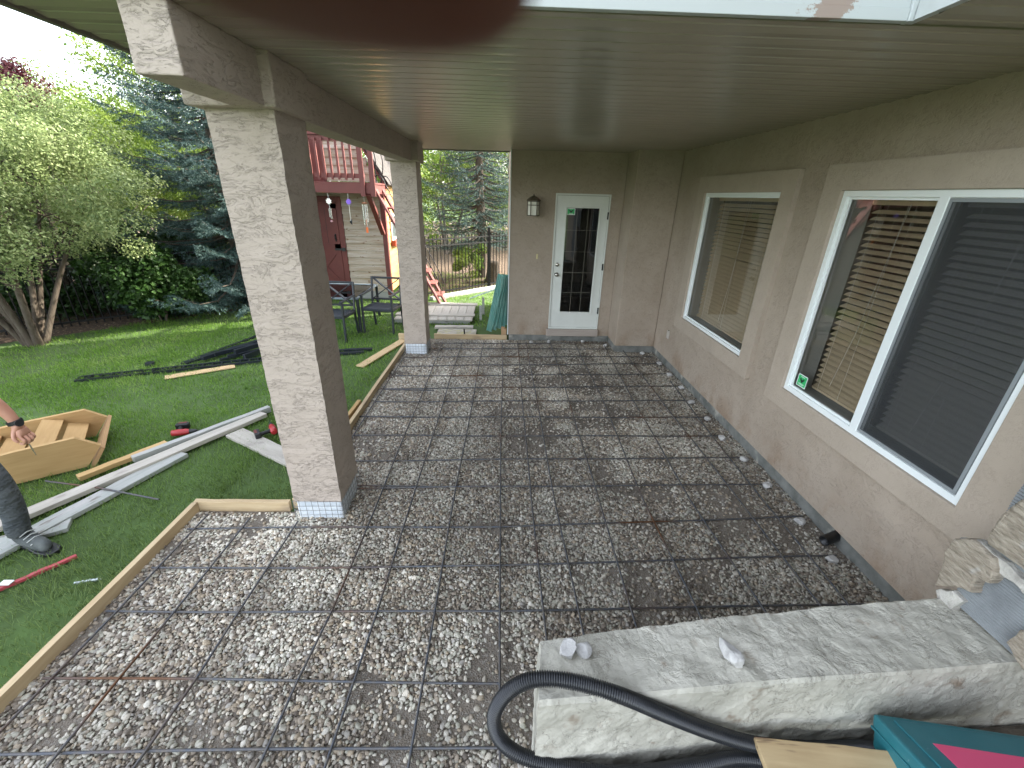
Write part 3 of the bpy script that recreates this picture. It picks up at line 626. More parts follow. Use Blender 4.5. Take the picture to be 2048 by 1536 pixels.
# lumps of concrete the bar ends rest on
LUMP = mat('concrete_lump', (.46, .45, .43), .95, (.36, .35, .33), 20, bump=.5, bscale=30)
def rock(name, c, s, m, label, cat, group=None, seed=0, rot=0):
    b = bmesh.new(); bmesh.ops.create_icosphere(b, subdivisions=3, radius=1); r = np.random.default_rng(seed)
    pl = [(Vector(r.normal(size=3)).normalized(), r.uniform(.5, .85)) for _ in range(9)]
    for v in b.verts:
        for nrm, d in pl:
            t = v.co.dot(nrm)
            if t > d: v.co -= nrm*(t-d)
        v.co = Vector((v.co.x*s[0], v.co.y*s[1], v.co.z*s[2]))
    zmin = min(v.co.z for v in b.verts)
    for v in b.verts: v.co.z -= zmin
    me = bpy.data.meshes.new(name); b.to_mesh(me); b.free(); me.materials.append(m)
    o = bpy.data.objects.new(name, me); COL.objects.link(o); o.location = c; o.rotation_euler.z = rot; return tag(o, label, cat, group)
lum = [(1660, 1124), (1597, 1046), (1535, 976), (1488, 921), (1442, 880), (1413, 841), (1382, 807), (1362, 778), (1338, 752), (1318, 730), (1284, 710), (1210, 694), (1165, 687), (1098, 686), (1063, 687)]
for i, p in enumerate(lum):
    g = G(*p, .01); far = i > 9
    rock('concrete_chunk', (g.x, g.y, .006), (.045, .04, .032) if not far else (.04, .04, .034), LUMP,
         ('pale concrete chunk, %s along the right wall from the drain pipe' % ordn[i]) if not far else ('pale concrete chunk near the door wall, %s from the pilaster' % ordn[i-10]), 'concrete chunk', 'concrete chunks propping the bar ends', i)
# ------------------------------------------------------------------ stub wall, stone pillar
ww = thing('patio_end_wall', (1.2, 1.1, 0), 'low rough stuccoed stub wall at the near right end of the gravel', 'low wall')
ztop = .55
tp = [G(1077, 1408, ztop), G(1340, 1386, ztop), G(1590, 1361, ztop), G(1800, 1347, ztop), Vector((2.11, 1.085, ztop)), Vector((2.40, 1.09, ztop)), Vector((2.405, 1.46, ztop)), G(1870, 1193, ztop), G(1640, 1210, ztop), G(1450, 1232, ztop), G(1260, 1256, ztop), G(1078, 1283, ztop)]
mb = MB(); n = len(tp); lv = [0, .08, .16, .24, .32, .40, .48, .535, .55]; vs = []
cen = sum(tp, Vector())/n
for k, z in enumerate(lv):
    sh = 1.0 if z < .54 else .985
    for p in tp: q = Vector((cen.x+(p.x-cen.x)*(1 if z < .54 else .996), cen.y+(p.y-cen.y)*(1 if z < .54 else .94), z)); q.y += (.55-z)*(.02 if p.y < cen.y else .04)*(-1 if p.y < cen.y else 1); vs.append(q)
fs = [(k*n+j, k*n+(j+1) % n, (k+1)*n+(j+1) % n, (k+1)*n+j) for k in range(len(lv)-1) for j in range(n)] + [tuple((len(lv)-1)*n+j for j in range(n))]
mb.add(vs, fs); o = mb.build('wall_body', WALLC, ww)
b = bmesh.new(); b.from_mesh(o.data); bmesh.ops.triangulate(b, faces=[f for f in b.faces if len(f.verts) > 4]); bmesh.ops.subdivide_edges(b, edges=[e for e in b.edges if e.calc_length() > .12], cuts=3, use_grid_fill=True)
bmesh.ops.recalc_face_normals(b, faces=b.faces); b.to_mesh(o.data); b.free(); rough_mod(o, .022, .09, 3, 'rocky')
pl_ = thing('stone_pillar', (2.3, 1.0, 0), 'stone clad pillar with grey combed mortar showing where veneer broke off', 'pillar')
mb = MB(); mb.box((2.135, .2, .562), (2.405, 1.375, 2.0)); mb.build('core', WALLC, pl_, bevel=.01)
MORT = mat('combed_mortar', (.25, .265, .27), .9, (.17, .18, .185), 5, bump=.3, bscale=40)
mb = MB(); nz = 200; vs = []
for k in range(nz+1):
    z = .566+(1.9-.566)*k/nz; x = 2.131-.007*(k % 2)-.003*math.sin(k*.23)
    vs += [(x, .2, z), (x+rng.uniform(-.001, .001), .8, z), (x, 1.372, z)]
mb.add(vs, [(k*3+j, k*3+j+1, k*3+3+j+1, k*3+3+j) for k in range(nz) for j in range(2)]); mb.build('combed_mortar', MORT, pl_)
STONE = mat('sandstone_veneer', (.42, .365, .29), .9, (.27, .225, .17), 4, (1, 4, 14), bump=1, bscale=5, bstretch=(1, 3, 12), bdist=.03, third=((.52, .50, .46), 6, (1, 1, 1), (.6, .7)))
STONE2 = mat('pale_mortar', (.52, .50, .45), .95, (.34, .32, .29), 14, bump=1, bscale=18, bdist=.02)
def slab(px, x0, x1, name, m, amt=.02, ed=.0):
    P_ = []
    pts = [ (lambda d: (d.y*x0/d.x, H+d.z*x0/d.x))(ray(*p)) for p in px]
    Q = []
    for a, b in zip(pts, pts[1:]+pts[:1]):
        k = max(1, int(math.hypot(b[0]-a[0], b[1]-a[1])/.025))
        for i in range(k): t = i/k; Q.append((a[0]+(b[0]-a[0])*t+rng.uniform(-ed, ed), a[1]+(b[1]-a[1])*t+rng.uniform(-ed, ed)))
    c = (sum(q[0] for q in Q)/len(Q), sum(q[1] for q in Q)/len(Q)); n = len(Q); mb = MB(); vs = []
    for x, s_ in ((x1, 1.0), (x0+.012, 1.0), (x0+.003, .97), (x0, .92)):
        for q in Q: vs.append((x+rng.uniform(-.0015, .0015)*(x != x1), c[0]+(q[0]-c[0])*s_, c[1]+(q[1]-c[1])*s_))
    fs = [(k*n+j, k*n+(j+1) % n, (k+1)*n+(j+1) % n, (k+1)*n+j) for k in range(3) for j in range(n)] + [tuple(3*n+j for j in range(n))]
    mb.add(vs, fs); return fixn(mb.build(name, m, pl_))
slab([(1868, 1172), (1888, 1105), (1905, 1078), (1940, 1078), (1985, 1118), (1990, 1150), (1975, 1165), (1955, 1155), (1938, 1185), (1905, 1172)], 2.075, 2.14, 'veneer_stone', STONE, .014, .004)
slab([(1915, 1076), (1965, 1084), (2075, 1185), (2110, 1230), (2080, 1215), (2000, 1145), (1990, 1120)], 2.10, 2.14, 'mortar_ridge', STONE2, .018, .006)
slab([(1970, 1088), (1975, 1060), (2010, 1020), (2060, 985), (2200, 900), (2300, 1160), (2100, 1180)], 2.07, 2.14, 'veneer_stone', STONE, .012, .004)
slab([(1870, 1178), (1905, 1182), (1925, 1200), (1900, 1225), (1872, 1197)], 2.10, 2.14, 'mortar_ridge', STONE2, .012, .005)
slab([(2008, 1285), (2035, 1262), (2100, 1262), (2180, 1330), (2150, 1420), (2052, 1350)], 2.085, 2.14, 'veneer_stone', STONE, .012, .006)
ROCK = mat('broken_stucco', (.50, .49, .47), .95, (.38, .37, .36), 30, bump=.8, bscale=25)
for p, s_, l, sd in (((1137, 1306), (.050, .040, .036), 'larger pale stone of the pair on the left end of the stub wall', 41), ((1166, 1303), (.034, .040, .026), 'small triangular pale stone touching its bigger neighbour on the stub wall', 42), ((1461, 1312), (.044, .068, .038), 'lone blue grey stone chip on the middle of the stub wall top', 47)):
    g = G(*p, ztop); rock('stone_chip', (g.x, g.y, ztop-.008), s_, ROCK, l, 'stone', None, sd, .3)
# ------------------------------------------------------------------ hose, tool case, board by the camera
def catmull(P_, n=10):
    P_ = [Vector(p) for p in P_]; out = []
    Q = [P_[0]*2-P_[1]]+P_+[P_[-1]*2-P_[-2]]
    for i in range(1, len(Q)-2):
        for k in range(n):
            t = k/n; a, b, c, d = Q[i-1:i+3]
            out.append(.5*((2*b)+(c-a)*t+(2*a-5*b+4*c-d)*t*t+(-a+3*b-3*c+d)*t**3))
    out.append(Q[-2]); return out
hp = [(2.2, .80, .178), (1.9, .93, .18), G(1740, 1497, .18), PY(1630, 1498, .965), PY(1520, 1490, .958), PY(1430, 1466, .950), PY(1340, 1432, .948), PY(1255, 1396, .958), G(1180, 1371, .588), G(1110, 1358, .598), G(1055, 1362, .575), G(1012, 1388, .50), G(988, 1432, .38), G(1000, 1478, .27), G(1045, 1512, .21), G(1130, 1534, .18), G(1260, 1548, .178), G(1400, 1530, .178), G(1500, 1518, .178), G(1700, 1560, .178)]
cp_ = catmull(hp, 30); acc = [0]
for a, b in zip(cp_, cp_[1:]): acc.append(acc[-1]+(b-a).length)
N_ = int(acc[-1]/.0022); pts = []; j = 0
for i in range(N_):
    s_ = acc[-1]*i/(N_-1)
    while j < len(acc)-2 and acc[j+1] < s_: j += 1
    t = (s_-acc[j])/max(1e-6, acc[j+1]-acc[j]); pts.append(cp_[j].lerp(cp_[j+1], t))
rad = [.0262+(.0026 if (i % 4) < 2 else -.0030) for i in range(N_)]
mb = MB(); mb.tube(pts, rad, 14); o = mb.build('vacuum_hose', mat('hose_plastic', (.016, .018, .022), .34, (.03, .03, .03), 14, ramp=(.5, .8)), loc=(.6, 1, .15)); tag(o, 'black corrugated vacuum hose looped over the end of the stub wall', 'hose')
# tool case: tilted, resting on the plank
A_ = Vector((1.543, 1.016, .35)); e1 = (G(2045, 1470, .35)-A_).normalized(); e2 = (G(1850, 1536, .45)-A_); e2 = (e2-e1*e2.dot(e1)).normalized(); e3 = e1.cross(e2)
if e3.z < 0: e3 = -e3
CM = Matrix.Identity(4)
for i in range(3): CM[i][0] = e1[i]; CM[i][1] = e2[i]; CM[i][2] = e3[i]; CM[i][3] = A_[i]
def lp(px, py):
    d = ray(px, py); o_ = Vector((0, 0, H)); t = (A_-o_).dot(e3)/d.dot(e3); q = o_+d*t-A_; return q.dot(e1), q.dot(e2)
TE = mat('tool_case_teal', (.018, .145, .175), .42, (.03, .17, .20), 9, ramp=(.4, .8), bump=.15, bscale=120, bdist=.001, third=((.20, .30, .32), 16, (1, 3, 1), (.70, .78)))
tc_ = thing('tool_case', (A_.x, A_.y, .15), 'teal plastic tool case with a pink label lying beside the stub wall', 'tool case')
def sbox(a, b): m_ = MB(); m_.box(a, b, CM); return m_
def flipfix(o): return fixn(o)
o = flipfix(sbox((0, 0, -.055), (.56, .40, 0)).build('lid', TE, tc_, bevel=.010))
o = flipfix(sbox((.004, .004, -.135), (.556, .396, -.0575)).build('tray', TE, tc_, bevel=.010))
m_ = MB(); m_.box((-.003, -.003, -.062), (.563, .403, -.052), CM); flipfix(m_.build('rim', TE, tc_, bevel=.003))
lx, ly = lp(1865, 1490)
m_ = MB(); m_.box((.055, .03, -.002), (.52, .37, .006), CM); flipfix(m_.build('raised_panel', TE, tc_, bevel=.004))
m_ = MB(); m_.box((lx, ly, .0061), (.50, .33, .0072), CM); flipfix(m_.build('label', mat('pink_label', (.82, .085, .22), .4, (.85, .35, .45), 12, ramp=(.66, .76)), tc_))
for x in (.16, .36): m_ = MB(); m_.box((x, -.010, -.075), (x+.06, .002, -.03), CM); flipfix(m_.build('latch', BLACKP, tc_, bevel=.003))
board('plank', G(1520, 1520, .275), G(1900, 1560, .275), .13, .03, wood('bark_edged_plank', (.55, .42, .24), (.42, .30, .16), 0, knots=((.16, .10, .06), 3, (1, 8, 8), (.62, .7))), 'tan plank with a ragged bark edge under the teal tool case', 'plank', bevel=.004)
# ------------------------------------------------------------------ things lying on the lawn
def gb(name, p, q, w, h, m, label, cat='board', group=None, z=.012, **k):
    a = G(*p, z); b = G(*q, z); return board(name, a, b, w, h, m, label, cat, group, **k)
gb('long_board', (-40, 1073), (528, 831), .115, .038, PALEW, 'pale paint spattered board, farther of the two long pale boards behind the standing person', z=.03)
gb('long_board', (-40, 1128), (366, 911), .14, .035, GREYW, 'greyish lilac board, nearer of the two long pale boards behind the standing person', z=.012)
gb('timber_batten', (158, 960), (335, 890), .07, .04, PINEF, 'yellow timber batten on the grass beside the wooden steps', z=.03)
gb('grey_beam', (268, 925), (540, 822), .06, .06, GREYW, 'square grey timber lying next to the cordless drill', z=.02)
gb('short_plank', (470, 868), (590, 925), .17, .03, PALEW, 'pale plank end lying on the grass beside the near column')
gb('short_plank', (-30, 1098), (142, 1052), .13, .03, GREYW, 'weathered plank under the boot of the standing person', z=.008)
gb('plywood_strip', (330, 756), (470, 733), .13, .012, PLY, 'tan plywood strip on the lawn by the black fence rails')
a = G(91, 962, .05); b = G(318, 999, .03); mb = MB(); mb.tube([a, (a+b)/2+Vector((0, 0, .02)), b], .007, 8); o = mb.build('steel_rod', REBAR); tag(o, 'steel rod lying across the pale boards on the lawn', 'rod')
REDL = mat('red_strip_paint', (.42, .06, .075), .5, (.36, .05, .06), 20)
a = G(-25, 1192, .012); b = G(155, 1114, .012)
o = board('spirit_level', a, b, .026, .02, REDL, 'long red strip shaped like a level on the grass', 'level')
mb = MB(); p = a.lerp(b, .22); mb.box((p.x-.03, p.y-.03, .040), (p.x+.03, p.y+.005, .046)); mb.build('vial', VINYL, None).parent = None; bpy.data.objects['vial'].location = (p.x, p.y, .043); bpy.data.objects['vial'].parent = o; bpy.data.objects['vial'].matrix_parent_inverse = (Matrix.Translation(o.location) @ o.rotation_euler.to_matrix().to_4x4()).inverted()
a = G(150, 1166, .02); b = G(200, 1158, .02); mb = MB(); n = 40; pts = [a.lerp(b, i/n)+Vector((0, 0, .004*math.sin(i*1.1))) for i in range(n+1)]; mb.tube(pts, [.007 if i < 12 else .006+.003*((i % 4) < 2) for i in range(n+1)], 8)
o = mb.build('drill_bit', mat('bit_steel', (.45, .5, .5), .35, metal=.7)); tag(o, 'fluted masonry drill bit lying in the grass', 'drill bit')
# cordless drill
def drill(loc, rz, label):
    t = thing('cordless_drill', loc, label, 'power tool', None, rz)
    RB = mat('tool_red', (.34, .02, .024), .4)
    mb = MB(); mb.tube([(-.09, 0, .035), (-.085, 0, .035), (-.02, 0, .035), (.03, 0, .035), (.06, 0, .035)], [.02, .03, .033, .031, .024], 14); mb.build('body', RB, t, local=True)
    mb = MB(); mb.tube([(.06, 0, .035), (.07, 0, .035), (.11, 0, .035), (.125, 0, .035)], [.022, .024, .018, .010], 12); mb.tube([(.12, 0, .035), (.20, 0, .035)], .004, 6); mb.build('chuck', BLACKP, t, local=True)
    mb = MB(); mb.tube([(-.03, 0, .035), (-.04, .06, .033), (-.05, .12, .03)], [.022, .019, .02], 10); mb.build('grip', BLACKP, t, local=True)
    mb = MB(); mb.box((-.095, .115, .004), (.02, .165, .065)); mb.build('battery', BLACKP, t, local=True, bevel=.008)
    mb = MB(); mb.box((-.07, .14, .0651), (0, .1652, .067)); mb.build('badge', RED, t, local=True); return t
g = G(368, 874, 0); drill((g.x, g.y, .02), .3, 'red and black cordless drill on the grass by the grey beam')
g = G(550, 868, 0); drill((g.x-.01, g.y, .03), 2.2, 'red and black power tool half hidden behind the near column')
# wooden steps turned on their back
st = thing('wooden_steps', (*G(110, 953, 0).xy, 0), 'new wooden step unit with two side boards lying on the lawn', 'steps')
P0 = G(178, 937, 0); P1 = G(41, 971, 0); dr_ = (P1-P0).normalized(); nr_ = Vector((-dr_.y, dr_.x, 0)); nr_ = nr_ if nr_.y > 0 else -nr_
def vplane(px, py):
    d = ray(px, py); o_ = Vector((0, 0, H)); t = (P0-o_).dot(nr_)/d.dot(nr_); q = o_+d*t-P0; return q.dot(dr_), q.z
poly = [vplane(*p) for p in ((178, 937), (201, 891), (148, 877), (23, 906))]
s1 = (1.25, poly[3][1]-.06); s0 = (1.25, -.0)
poly = [(poly[0][0], .02), poly[1], poly[2], (poly[3][0], poly[3][1]), s1, (1.25, .02)]
nearTR = P0+dr_*poly[1][0]+Vector((0, 0, poly[1][1])); farTR = G(247, 825, nearTR.z); wd = max(.5, min(.95, (farTR-nearTR).dot(nr_)))
SM = Matrix.Identity(4)
for i in range(3): SM[i][0] = dr_[i]; SM[i][1] = nr_[i]; SM[i][2] = (0, 0, 1)[i]; SM[i][3] = P0[i]
def sidep(y0, y1):
    n = len(poly); vs = [SM @ Vector((p[0], y0, p[1])) for p in poly]+[SM @ Vector((p[0], y1, p[1])) for p in poly]; m_ = MB()
    m_.add(vs, [tuple(range(n)), tuple(reversed(range(n, 2*n)))]+[(i, i+n, (i+1) % n+n, (i+1) % n) for i in range(n)]); return m_
def localwood(o_, mtx):                                       # give a part its own axes so the grain runs along it
    inv = mtx.inverted(); pb = base(o_.parent)
    for v in o_.data.vertices: v.co = inv @ (v.co+pb)
    o_.matrix_basis = Matrix.Translation(-pb) @ mtx; return fixn(o_)
SIDEM = wood('step_side_wood', (.46, .30, .13), (.36, .22, .085), 0, knots=((.36, .20, .09), 6, (1, 2, 2), (.68, .76)))
localwood(sidep(0, .038).build('side_board', SIDEM, st), SM); localwood(sidep(wd-.038, wd).build('side_board', SIDEM, st), SM)
for s_, h_, tl in ((.02, .13, .55), (.17, .215, .55), (.42, .11, .5), (.57, .18, .5), (.85, .10, .5), (1.0, .17, .5)):
    M_ = SM @ Matrix.Translation((s_, 0, h_)) @ Matrix.Rotation(-tl*.6, 4, 'Y'); m_ = MB(); m_.box((0, .040, 0), (.138, wd-.040, .036), M_); o = m_.build('tread', SIDEM, st); localwood(o, M_ @ Matrix.Rotation(PI/2, 4, 'Z'))
M_ = SM @ Matrix.Translation((poly[0][0]-.005, 0, 0)) @ Matrix.Rotation(math.atan2(poly[1][0]-poly[0][0], poly[1][1]), 4, 'Y'); m_ = MB(); m_.box((-.03, -.005, .0), (-.003, wd+.06, poly[1][1]*1.12), M_); localwood(m_.build('end_board', wood('end_wood', (.42, .26, .12), (.32, .19, .09), 0), st), M_ @ Matrix.Rotation(PI/2, 4, 'Z'))
# piles of dismantled black railing
RAILM = mat('rail_paint', (.009, .012, .018), .3, (.018, .022, .03), 4)
i = 0
for p, q, w_, h_, zz in (((365, 729), (520, 672), .045, .03, .0), ((372, 729), (470, 700), .03, .03, .02), ((405, 720), (530, 682), .07, .05, .04), ((430, 712), (520, 690), .05, .05, .08), ((455, 716), (535, 700), .06, .04, .03), ((470, 708), (535, 688), .05, .06, .10), ((440, 722), (500, 708), .04, .03, .02), ((490, 720), (540, 700), .05, .08, .02)):
    gb('rail', p, q, w_, h_, RAILM, 'dark metal rail in the heap on the lawn, %s laid' % ordn[i], 'rail', 'dark metal rails heaped on the lawn', z=zz); i += 1
def picket_panel(a, b, w, label):
    a = Vector(a); b = Vector(b); t = thing('fence_section', ((a.x+b.x)/2, (a.y+b.y)/2, .02), label, 'fence panel'); d = (b-a).normalized(); n_ = Vector((-d.y, d.x, 0)); L = (b-a).length
    mb = MB()
    for k in (0, 1): mb.beam(a+n_*w*k*.8, b+n_*w*k*.8, .028, .028)
    mb.build('rail', RAILM, t); mb = MB(); i = 0
    while i*.11 < L: mb.beam(a+d*i*.11-n_*.07*w, a+d*i*.11+n_*w*.95+Vector((0, 0, .006)), .014, .014); i += 1
    mb.build('pickets', RAILM, t)
a = G(150, 762, .02); b = G(525, 722, .03); picket_panel(a, b, .16, 'flattened black fence panel lying on the lawn behind the plywood strip')
mb = MB(); g = G(300, 733, 0); mb.box((g.x-.04, g.y-.02, 0), (g.x+.04, g.y+.05, .06)); mb.box((g.x-.06, g.y-.005, .0), (g.x+.06, g.y+.02, .03)); o = mb.build('bracket', RAILM, bevel=.003); tag(o, 'small black bracket sitting on the flattened fence panel', 'bracket')
for k, (p, q) in enumerate((((660, 704), (745, 700)), ((660, 711), (728, 706)))):
    gb('rail', p, q, .05, .035, RAILM, ('longer' if k == 0 else 'shorter')+' dark rail on the grass in front of the chairs', 'rail', z=.01)
# ------------------------------------------------------------------ platforms, panels, stakes by the far corner
pf = thing('wooden_platform', (-1.2, 8.3, 0), 'large weathered board platform lying beyond the far column', 'platform')
x0, x1, y0, y1, z = -2.0, -.54, 7.78, 9.15, .095
for k in range(9):
    xa = x0+(x1-x0)*k/9; mb = MB(); mb.box((xa+.004, y0+rng.uniform(-.02, .02), z-.025), (xa+(x1-x0)/9-.004, y1+rng.uniform(-.02, .02), z)); M_ = Matrix.Translation((xa, y0, z)) @ Matrix.Rotation(PI/2, 4, 'Z'); localwood(mb.build('deck_plank', PALEW, pf, bevel=.003), M_)
for yy in (y0+.22, y0+1.1):
    mb = MB(); mb.box((x0-.02, yy, z+.001), (x1+.03, yy+.15, z+.028)); mb.build('cleat', PALEW, pf, bevel=.003)
mb = MB(); mb.box((x0, y0+.06, 0), (x1-.05, y0+.10, z-.026)); mb.box((x0, y1-.1, 0), (x1-.05, y1-.06, z-.031)); mb.build('joist', GREYW, pf)
mb = MB(); mb.box((-1.10, 6.97, .03), (-.43, 7.32, .055)); o = mb.build('plywood_sheet', mat('lichen_board', (.50, .47, .40), .9, (.30, .27, .20), 9, (1, 2, 1), third=((.42, .40, .18), 14, (1, 1, 1), (.55, .66))), bevel=.003); tag(o, 'mottled lichen covered board behind the far form board', 'board')
board('grey_board', (-1.18, 7.42, .04), (-.5, 7.45, .04), .13, .035, PALEW, 'pale board lying between the platform and the mottled board', 'board')
mb = MB(); mb.tube([(-.62, 7.0, .05), (-.625, 7.01, .15)], .012, 8); o = mb.build('metal_peg', DARKM); tag(o, 'dark peg standing on the mottled board', 'peg')
for k, (g, h_, l) in enumerate((((-.364, 8.55), .36, 'grey wooden stake under the end of the leaning pale board'), ((-.396, 8.1), .30, 'shorter grey wooden stake nearer the form board'))):
    mb = MB(); mb.add([(g[0]-.025, g[1]-.015, 0), (g[0]+.025, g[1]-.015, 0), (g[0]+.025, g[1]+.015, 0), (g[0]-.025, g[1]+.015, 0), (g[0]-.022, g[1]-.015, h_), (g[0]+.022, g[1]-.015, h_-.01), (g[0]+.022, g[1]+.015, h_-.01), (g[0]-.022, g[1]+.015, h_)], [(0, 3, 2, 1), (4, 5, 6, 7), (0, 1, 5, 4), (1, 2, 6, 5), (2, 3, 7, 6), (3, 0, 4, 7)]); o = mb.build('stake', GREYW, bevel=.002); tag(o, l, 'stake')
board('leaning_board', PY(942, 597, 8.5), PY(1003, 575, 8.2), .09, .02, mat('pale_blue_trim', (.52, .62, .62), .5), 'pale blue trim board propped between the stake and the teal sheets', 'board')
for k, dx in enumerate((0, .035, .07, .105, .14)):
    b0 = PY(978+k*9, 662-k*3, 7.25+.03*k); t0 = PY(1003+k*2.6, 549+(k % 3)*2, 7.15+.05*k); mb = MB()
    d = (t0-b0).normalized(); sd = d.cross(Vector((.35, 1, 0))).normalized(); n_ = d.cross(sd); w_ = .085; vs = []
    prof = [(-1, 0), (-.75, .012), (-.5, 0), (-.25, .012), (0, 0), (.25, .012), (.5, 0), (.75, .012), (1, 0)]
    for s_ in (0, 1):
        for q, (u_, v_) in enumerate(prof): vs.append((b0 if s_ == 0 else t0)+sd*u_*w_*(.6 if s_ == 0 else .75)+n_*v_)
    for s_ in (0, 1):
        for q, (u_, v_) in enumerate(prof): vs.append((b0 if s_ == 0 else t0)+sd*u_*w_*(.6 if s_ == 0 else .75)+n_*(v_-.004))
    m9 = 9; fs = [(i, i+1, m9+i+1, m9+i) for i in range(8)]+[(2*m9+i, 3*m9+i, 3*m9+i+1, 2*m9+i+1) for i in range(8)]+[(0, m9, 3*m9, 2*m9), (8, 2*m9+8, 3*m9+8, m9+8)]
    mb.add(vs, fs); o = mb.build('corrugated_strip', TEAL); tag(o, 'teal corrugated strip leaning by the house corner, %s from the left in its bundle' % ordn[k], 'plastic strip', 'teal corrugated strips leaning by the house corner')
# ------------------------------------------------------------------ patio chairs and table
def chair():
    t = thing('patio_chair', (0, 0, 0), 'x', 'chair', 'slate metal patio chairs on the lawn'); w = .52; d = .46; s_ = .032
    B = lambda nm, segs, wd=s_, hh=s_: [mbx := MB(), [mbx.beam(a, b, wd, hh) for a, b in segs], mbx.build(nm, SLATE, t, local=True, bevel=.004)][2]
    for sx in (-1, 1):
        x = sx*w/2; B('leg', [((x, -d/2, 0), (x, -d/2+.02, .64))]); B('leg', [((x, d/2+.05, 0), (x, d/2-.01, .42)), ((x, d/2-.01, .40), (x, d/2+.07, .88))])
        B('armrest', [((x, -d/2-.03, .655), (x, d/2+.05, .665))], .045, .025)
    B('seat_frame', [((-w/2, -d/2+.015, .41), (w/2, -d/2+.015, .41)), ((-w/2, d/2-.01, .40), (w/2, d/2-.01, .40)), ((-w/2, -d/2+.015, .41), (-w/2, d/2, .40)), ((w/2, -d/2+.015, .41), (w/2, d/2, .40))], .03, .045)
    mb = MB(); vs = []; n = 8
    for i in range(n+1):
        for j in range(n+1): u = i/n; v = j/n; vs.append((-w/2+.015+(w-.03)*u, -d/2+.01+(d-.02)*v, .435-.018*math.sin(PI*u)*math.sin(PI*v)))
    mb.add(vs, [(i*(n+1)+j, (i+1)*(n+1)+j, (i+1)*(n+1)+j+1, i*(n+1)+j+1) for i in range(n) for j in range(n)], True); o = mb.build('seat', mat('mesh_seat', (.02, .025, .032), .7), t, local=True); sd = o.modifiers.new('t', 'SOLIDIFY'); sd.thickness = .012
    yb0, yb1 = d/2+.015, d/2+.07
    B('back_rail', [((-w/2, yb1, .865), (w/2, yb1, .865))]); B('back_rail', [((-w/2, yb0, .50), (w/2, yb0, .50))])
    B('back_cross', [((-w/2+.02, yb0, .51), (w/2-.02, yb1, .86)), ((w/2-.02, yb0-.001, .51), (-w/2+.02, yb1-.001, .86))], .055, .016)
    return t
c1 = chair(); c1.location = (-2.08, 7.38, 0); c1.rotation_euler.z = -.12; c1['label'] = 'slate patio chair with crossed back, the one fully seen left of the far column'
c2 = c1.copy(); COL.objects.link(c2)
for ch in list(c1.children):
    k = ch.copy(); COL.objects.link(k); k.parent = c2
c2.location = (-2.74, 6.88, 0); c2.rotation_euler.z = -.08; c2['label'] = 'slate patio chair half hidden by the near column beside the glass table'
tb = thing('glass_table', (-3.0, 7.8, 0), 'slate framed glass patio table behind the half hidden chair', 'table')
x0, x1, y0, y1, z = -3.7, -2.42, 7.16, 8.35, .60
mb = MB()
for a, b in (((x0, y0), (x1, y0)), ((x1, y0), (x1, y1)), ((x1, y1), (x0, y1)), ((x0, y1), (x0, y0))): mb.beam((*a, z), (*b, z), .045, .03)
mb.build('table_frame', mat('table_rim', (.22, .27, .30), .3, metal=.3), tb, bevel=.004)
for a in ((x0, y0), (x1, y0), (x0, y1), (x1, y1)): mb = MB(); mb.box((a[0]-.022, a[1]-.022, 0), (a[0]+.022, a[1]+.022, z-.014)); mb.build('leg', SLATE, tb, bevel=.003)
mb = MB(); mb.box((x0+.02, y0+.02, z+.004), (x1-.02, y1-.02, z+.010)); mb.build('table_glass', glassmat('table_glass', (.7, .8, .78), .08), tb)
# ------------------------------------------------------------------ garden shed with loft balcony
sh = thing('garden_shed', (-3.6, 9.8, 0), 'two storey garden shed with red door, red balcony and cedar side', 'shed')
YF = 9.8; XR = -2.52; XL = -4.55; YB = 12.0
def siding(name, fixed, axis, u0, u1, z0, z1, m, clip=None, step=.147):
    mb = MB(); z = z0
    while z < z1-.01:
        zt = min(z+step, z1); ua, ub = (u0, u1) if clip is None else clip((z+zt)/2)
        if ub > ua:
            o0, o1 = fixed
            q = [(ua, o0, z), (ub, o0, z), (ub, o1, zt), (ua, o1, zt)]
            if axis == 'y': vs = [(u, o, zz) for u, o, zz in q]+[(u, YF+.03, zz) for u, o, zz in q]
            else: vs = [(o, u, zz) for u, o, zz in q]+[(XR-.03, u, zz) for u, o, zz in q]
            mb.add(vs, [(0, 1, 2, 3), (0, 4, 5, 1), (3, 2, 6, 7), (0, 3, 7, 4), (1, 5, 6, 2), (4, 7, 6, 5)])
        z += step
    return fixn(mb.build(name, m, sh))
siding('front_wall', (YF-.036, YF-.004), 'y', -3.40, XR-.06, .18, 2.42, SHEDW); pass
mb = MB(); mb.box((-4.42, YF-.02, 2.14), (-3.40, YF+.02, 2.42)); mb.build('front_wall', SHEDW, sh)
siding('side_wall', (XR+.022, XR+.004), 'x', YF, YB, .18, 2.45, SHEDY)
apex = (-3.75, 4.6)
siding('gable_wall', (YF-.036, YF-.004), 'y', XL, XR, 2.43, 4.4, SHEDW, lambda z: (XL+(apex[0]-XL)*(z-2.43)/(apex[1]-2.43)+.02, XR-.05-(XR-apex[0])*(z-2.43)/(apex[1]-2.43)))
mb = MB(); mb.box((XL+.03, YF+.031, .18), (XR-.031, YB-.01, 2.42)); mb.build('shed_core', mat('shed_inside', (.12, .10, .08), .9), sh)
mb = MB(); mb.box((XR-.06, YF-.045, .1), (XR+.035, YF+.06, 2.42)); mb.build('corner_board', RED, sh)
mb = MB(); mb.beam((XR+.12, YF-.06, 2.32), (apex[0]+.02, YF-.06, apex[1]+.05), .03, .12, (0, 1, 0)); mb.beam((XL-.12, YF-.06, 2.32), (apex[0]-.02, YF-.06, apex[1]+.05), .03, .12, (0, 1, 0)); mb.build('barge_board', RED, sh)
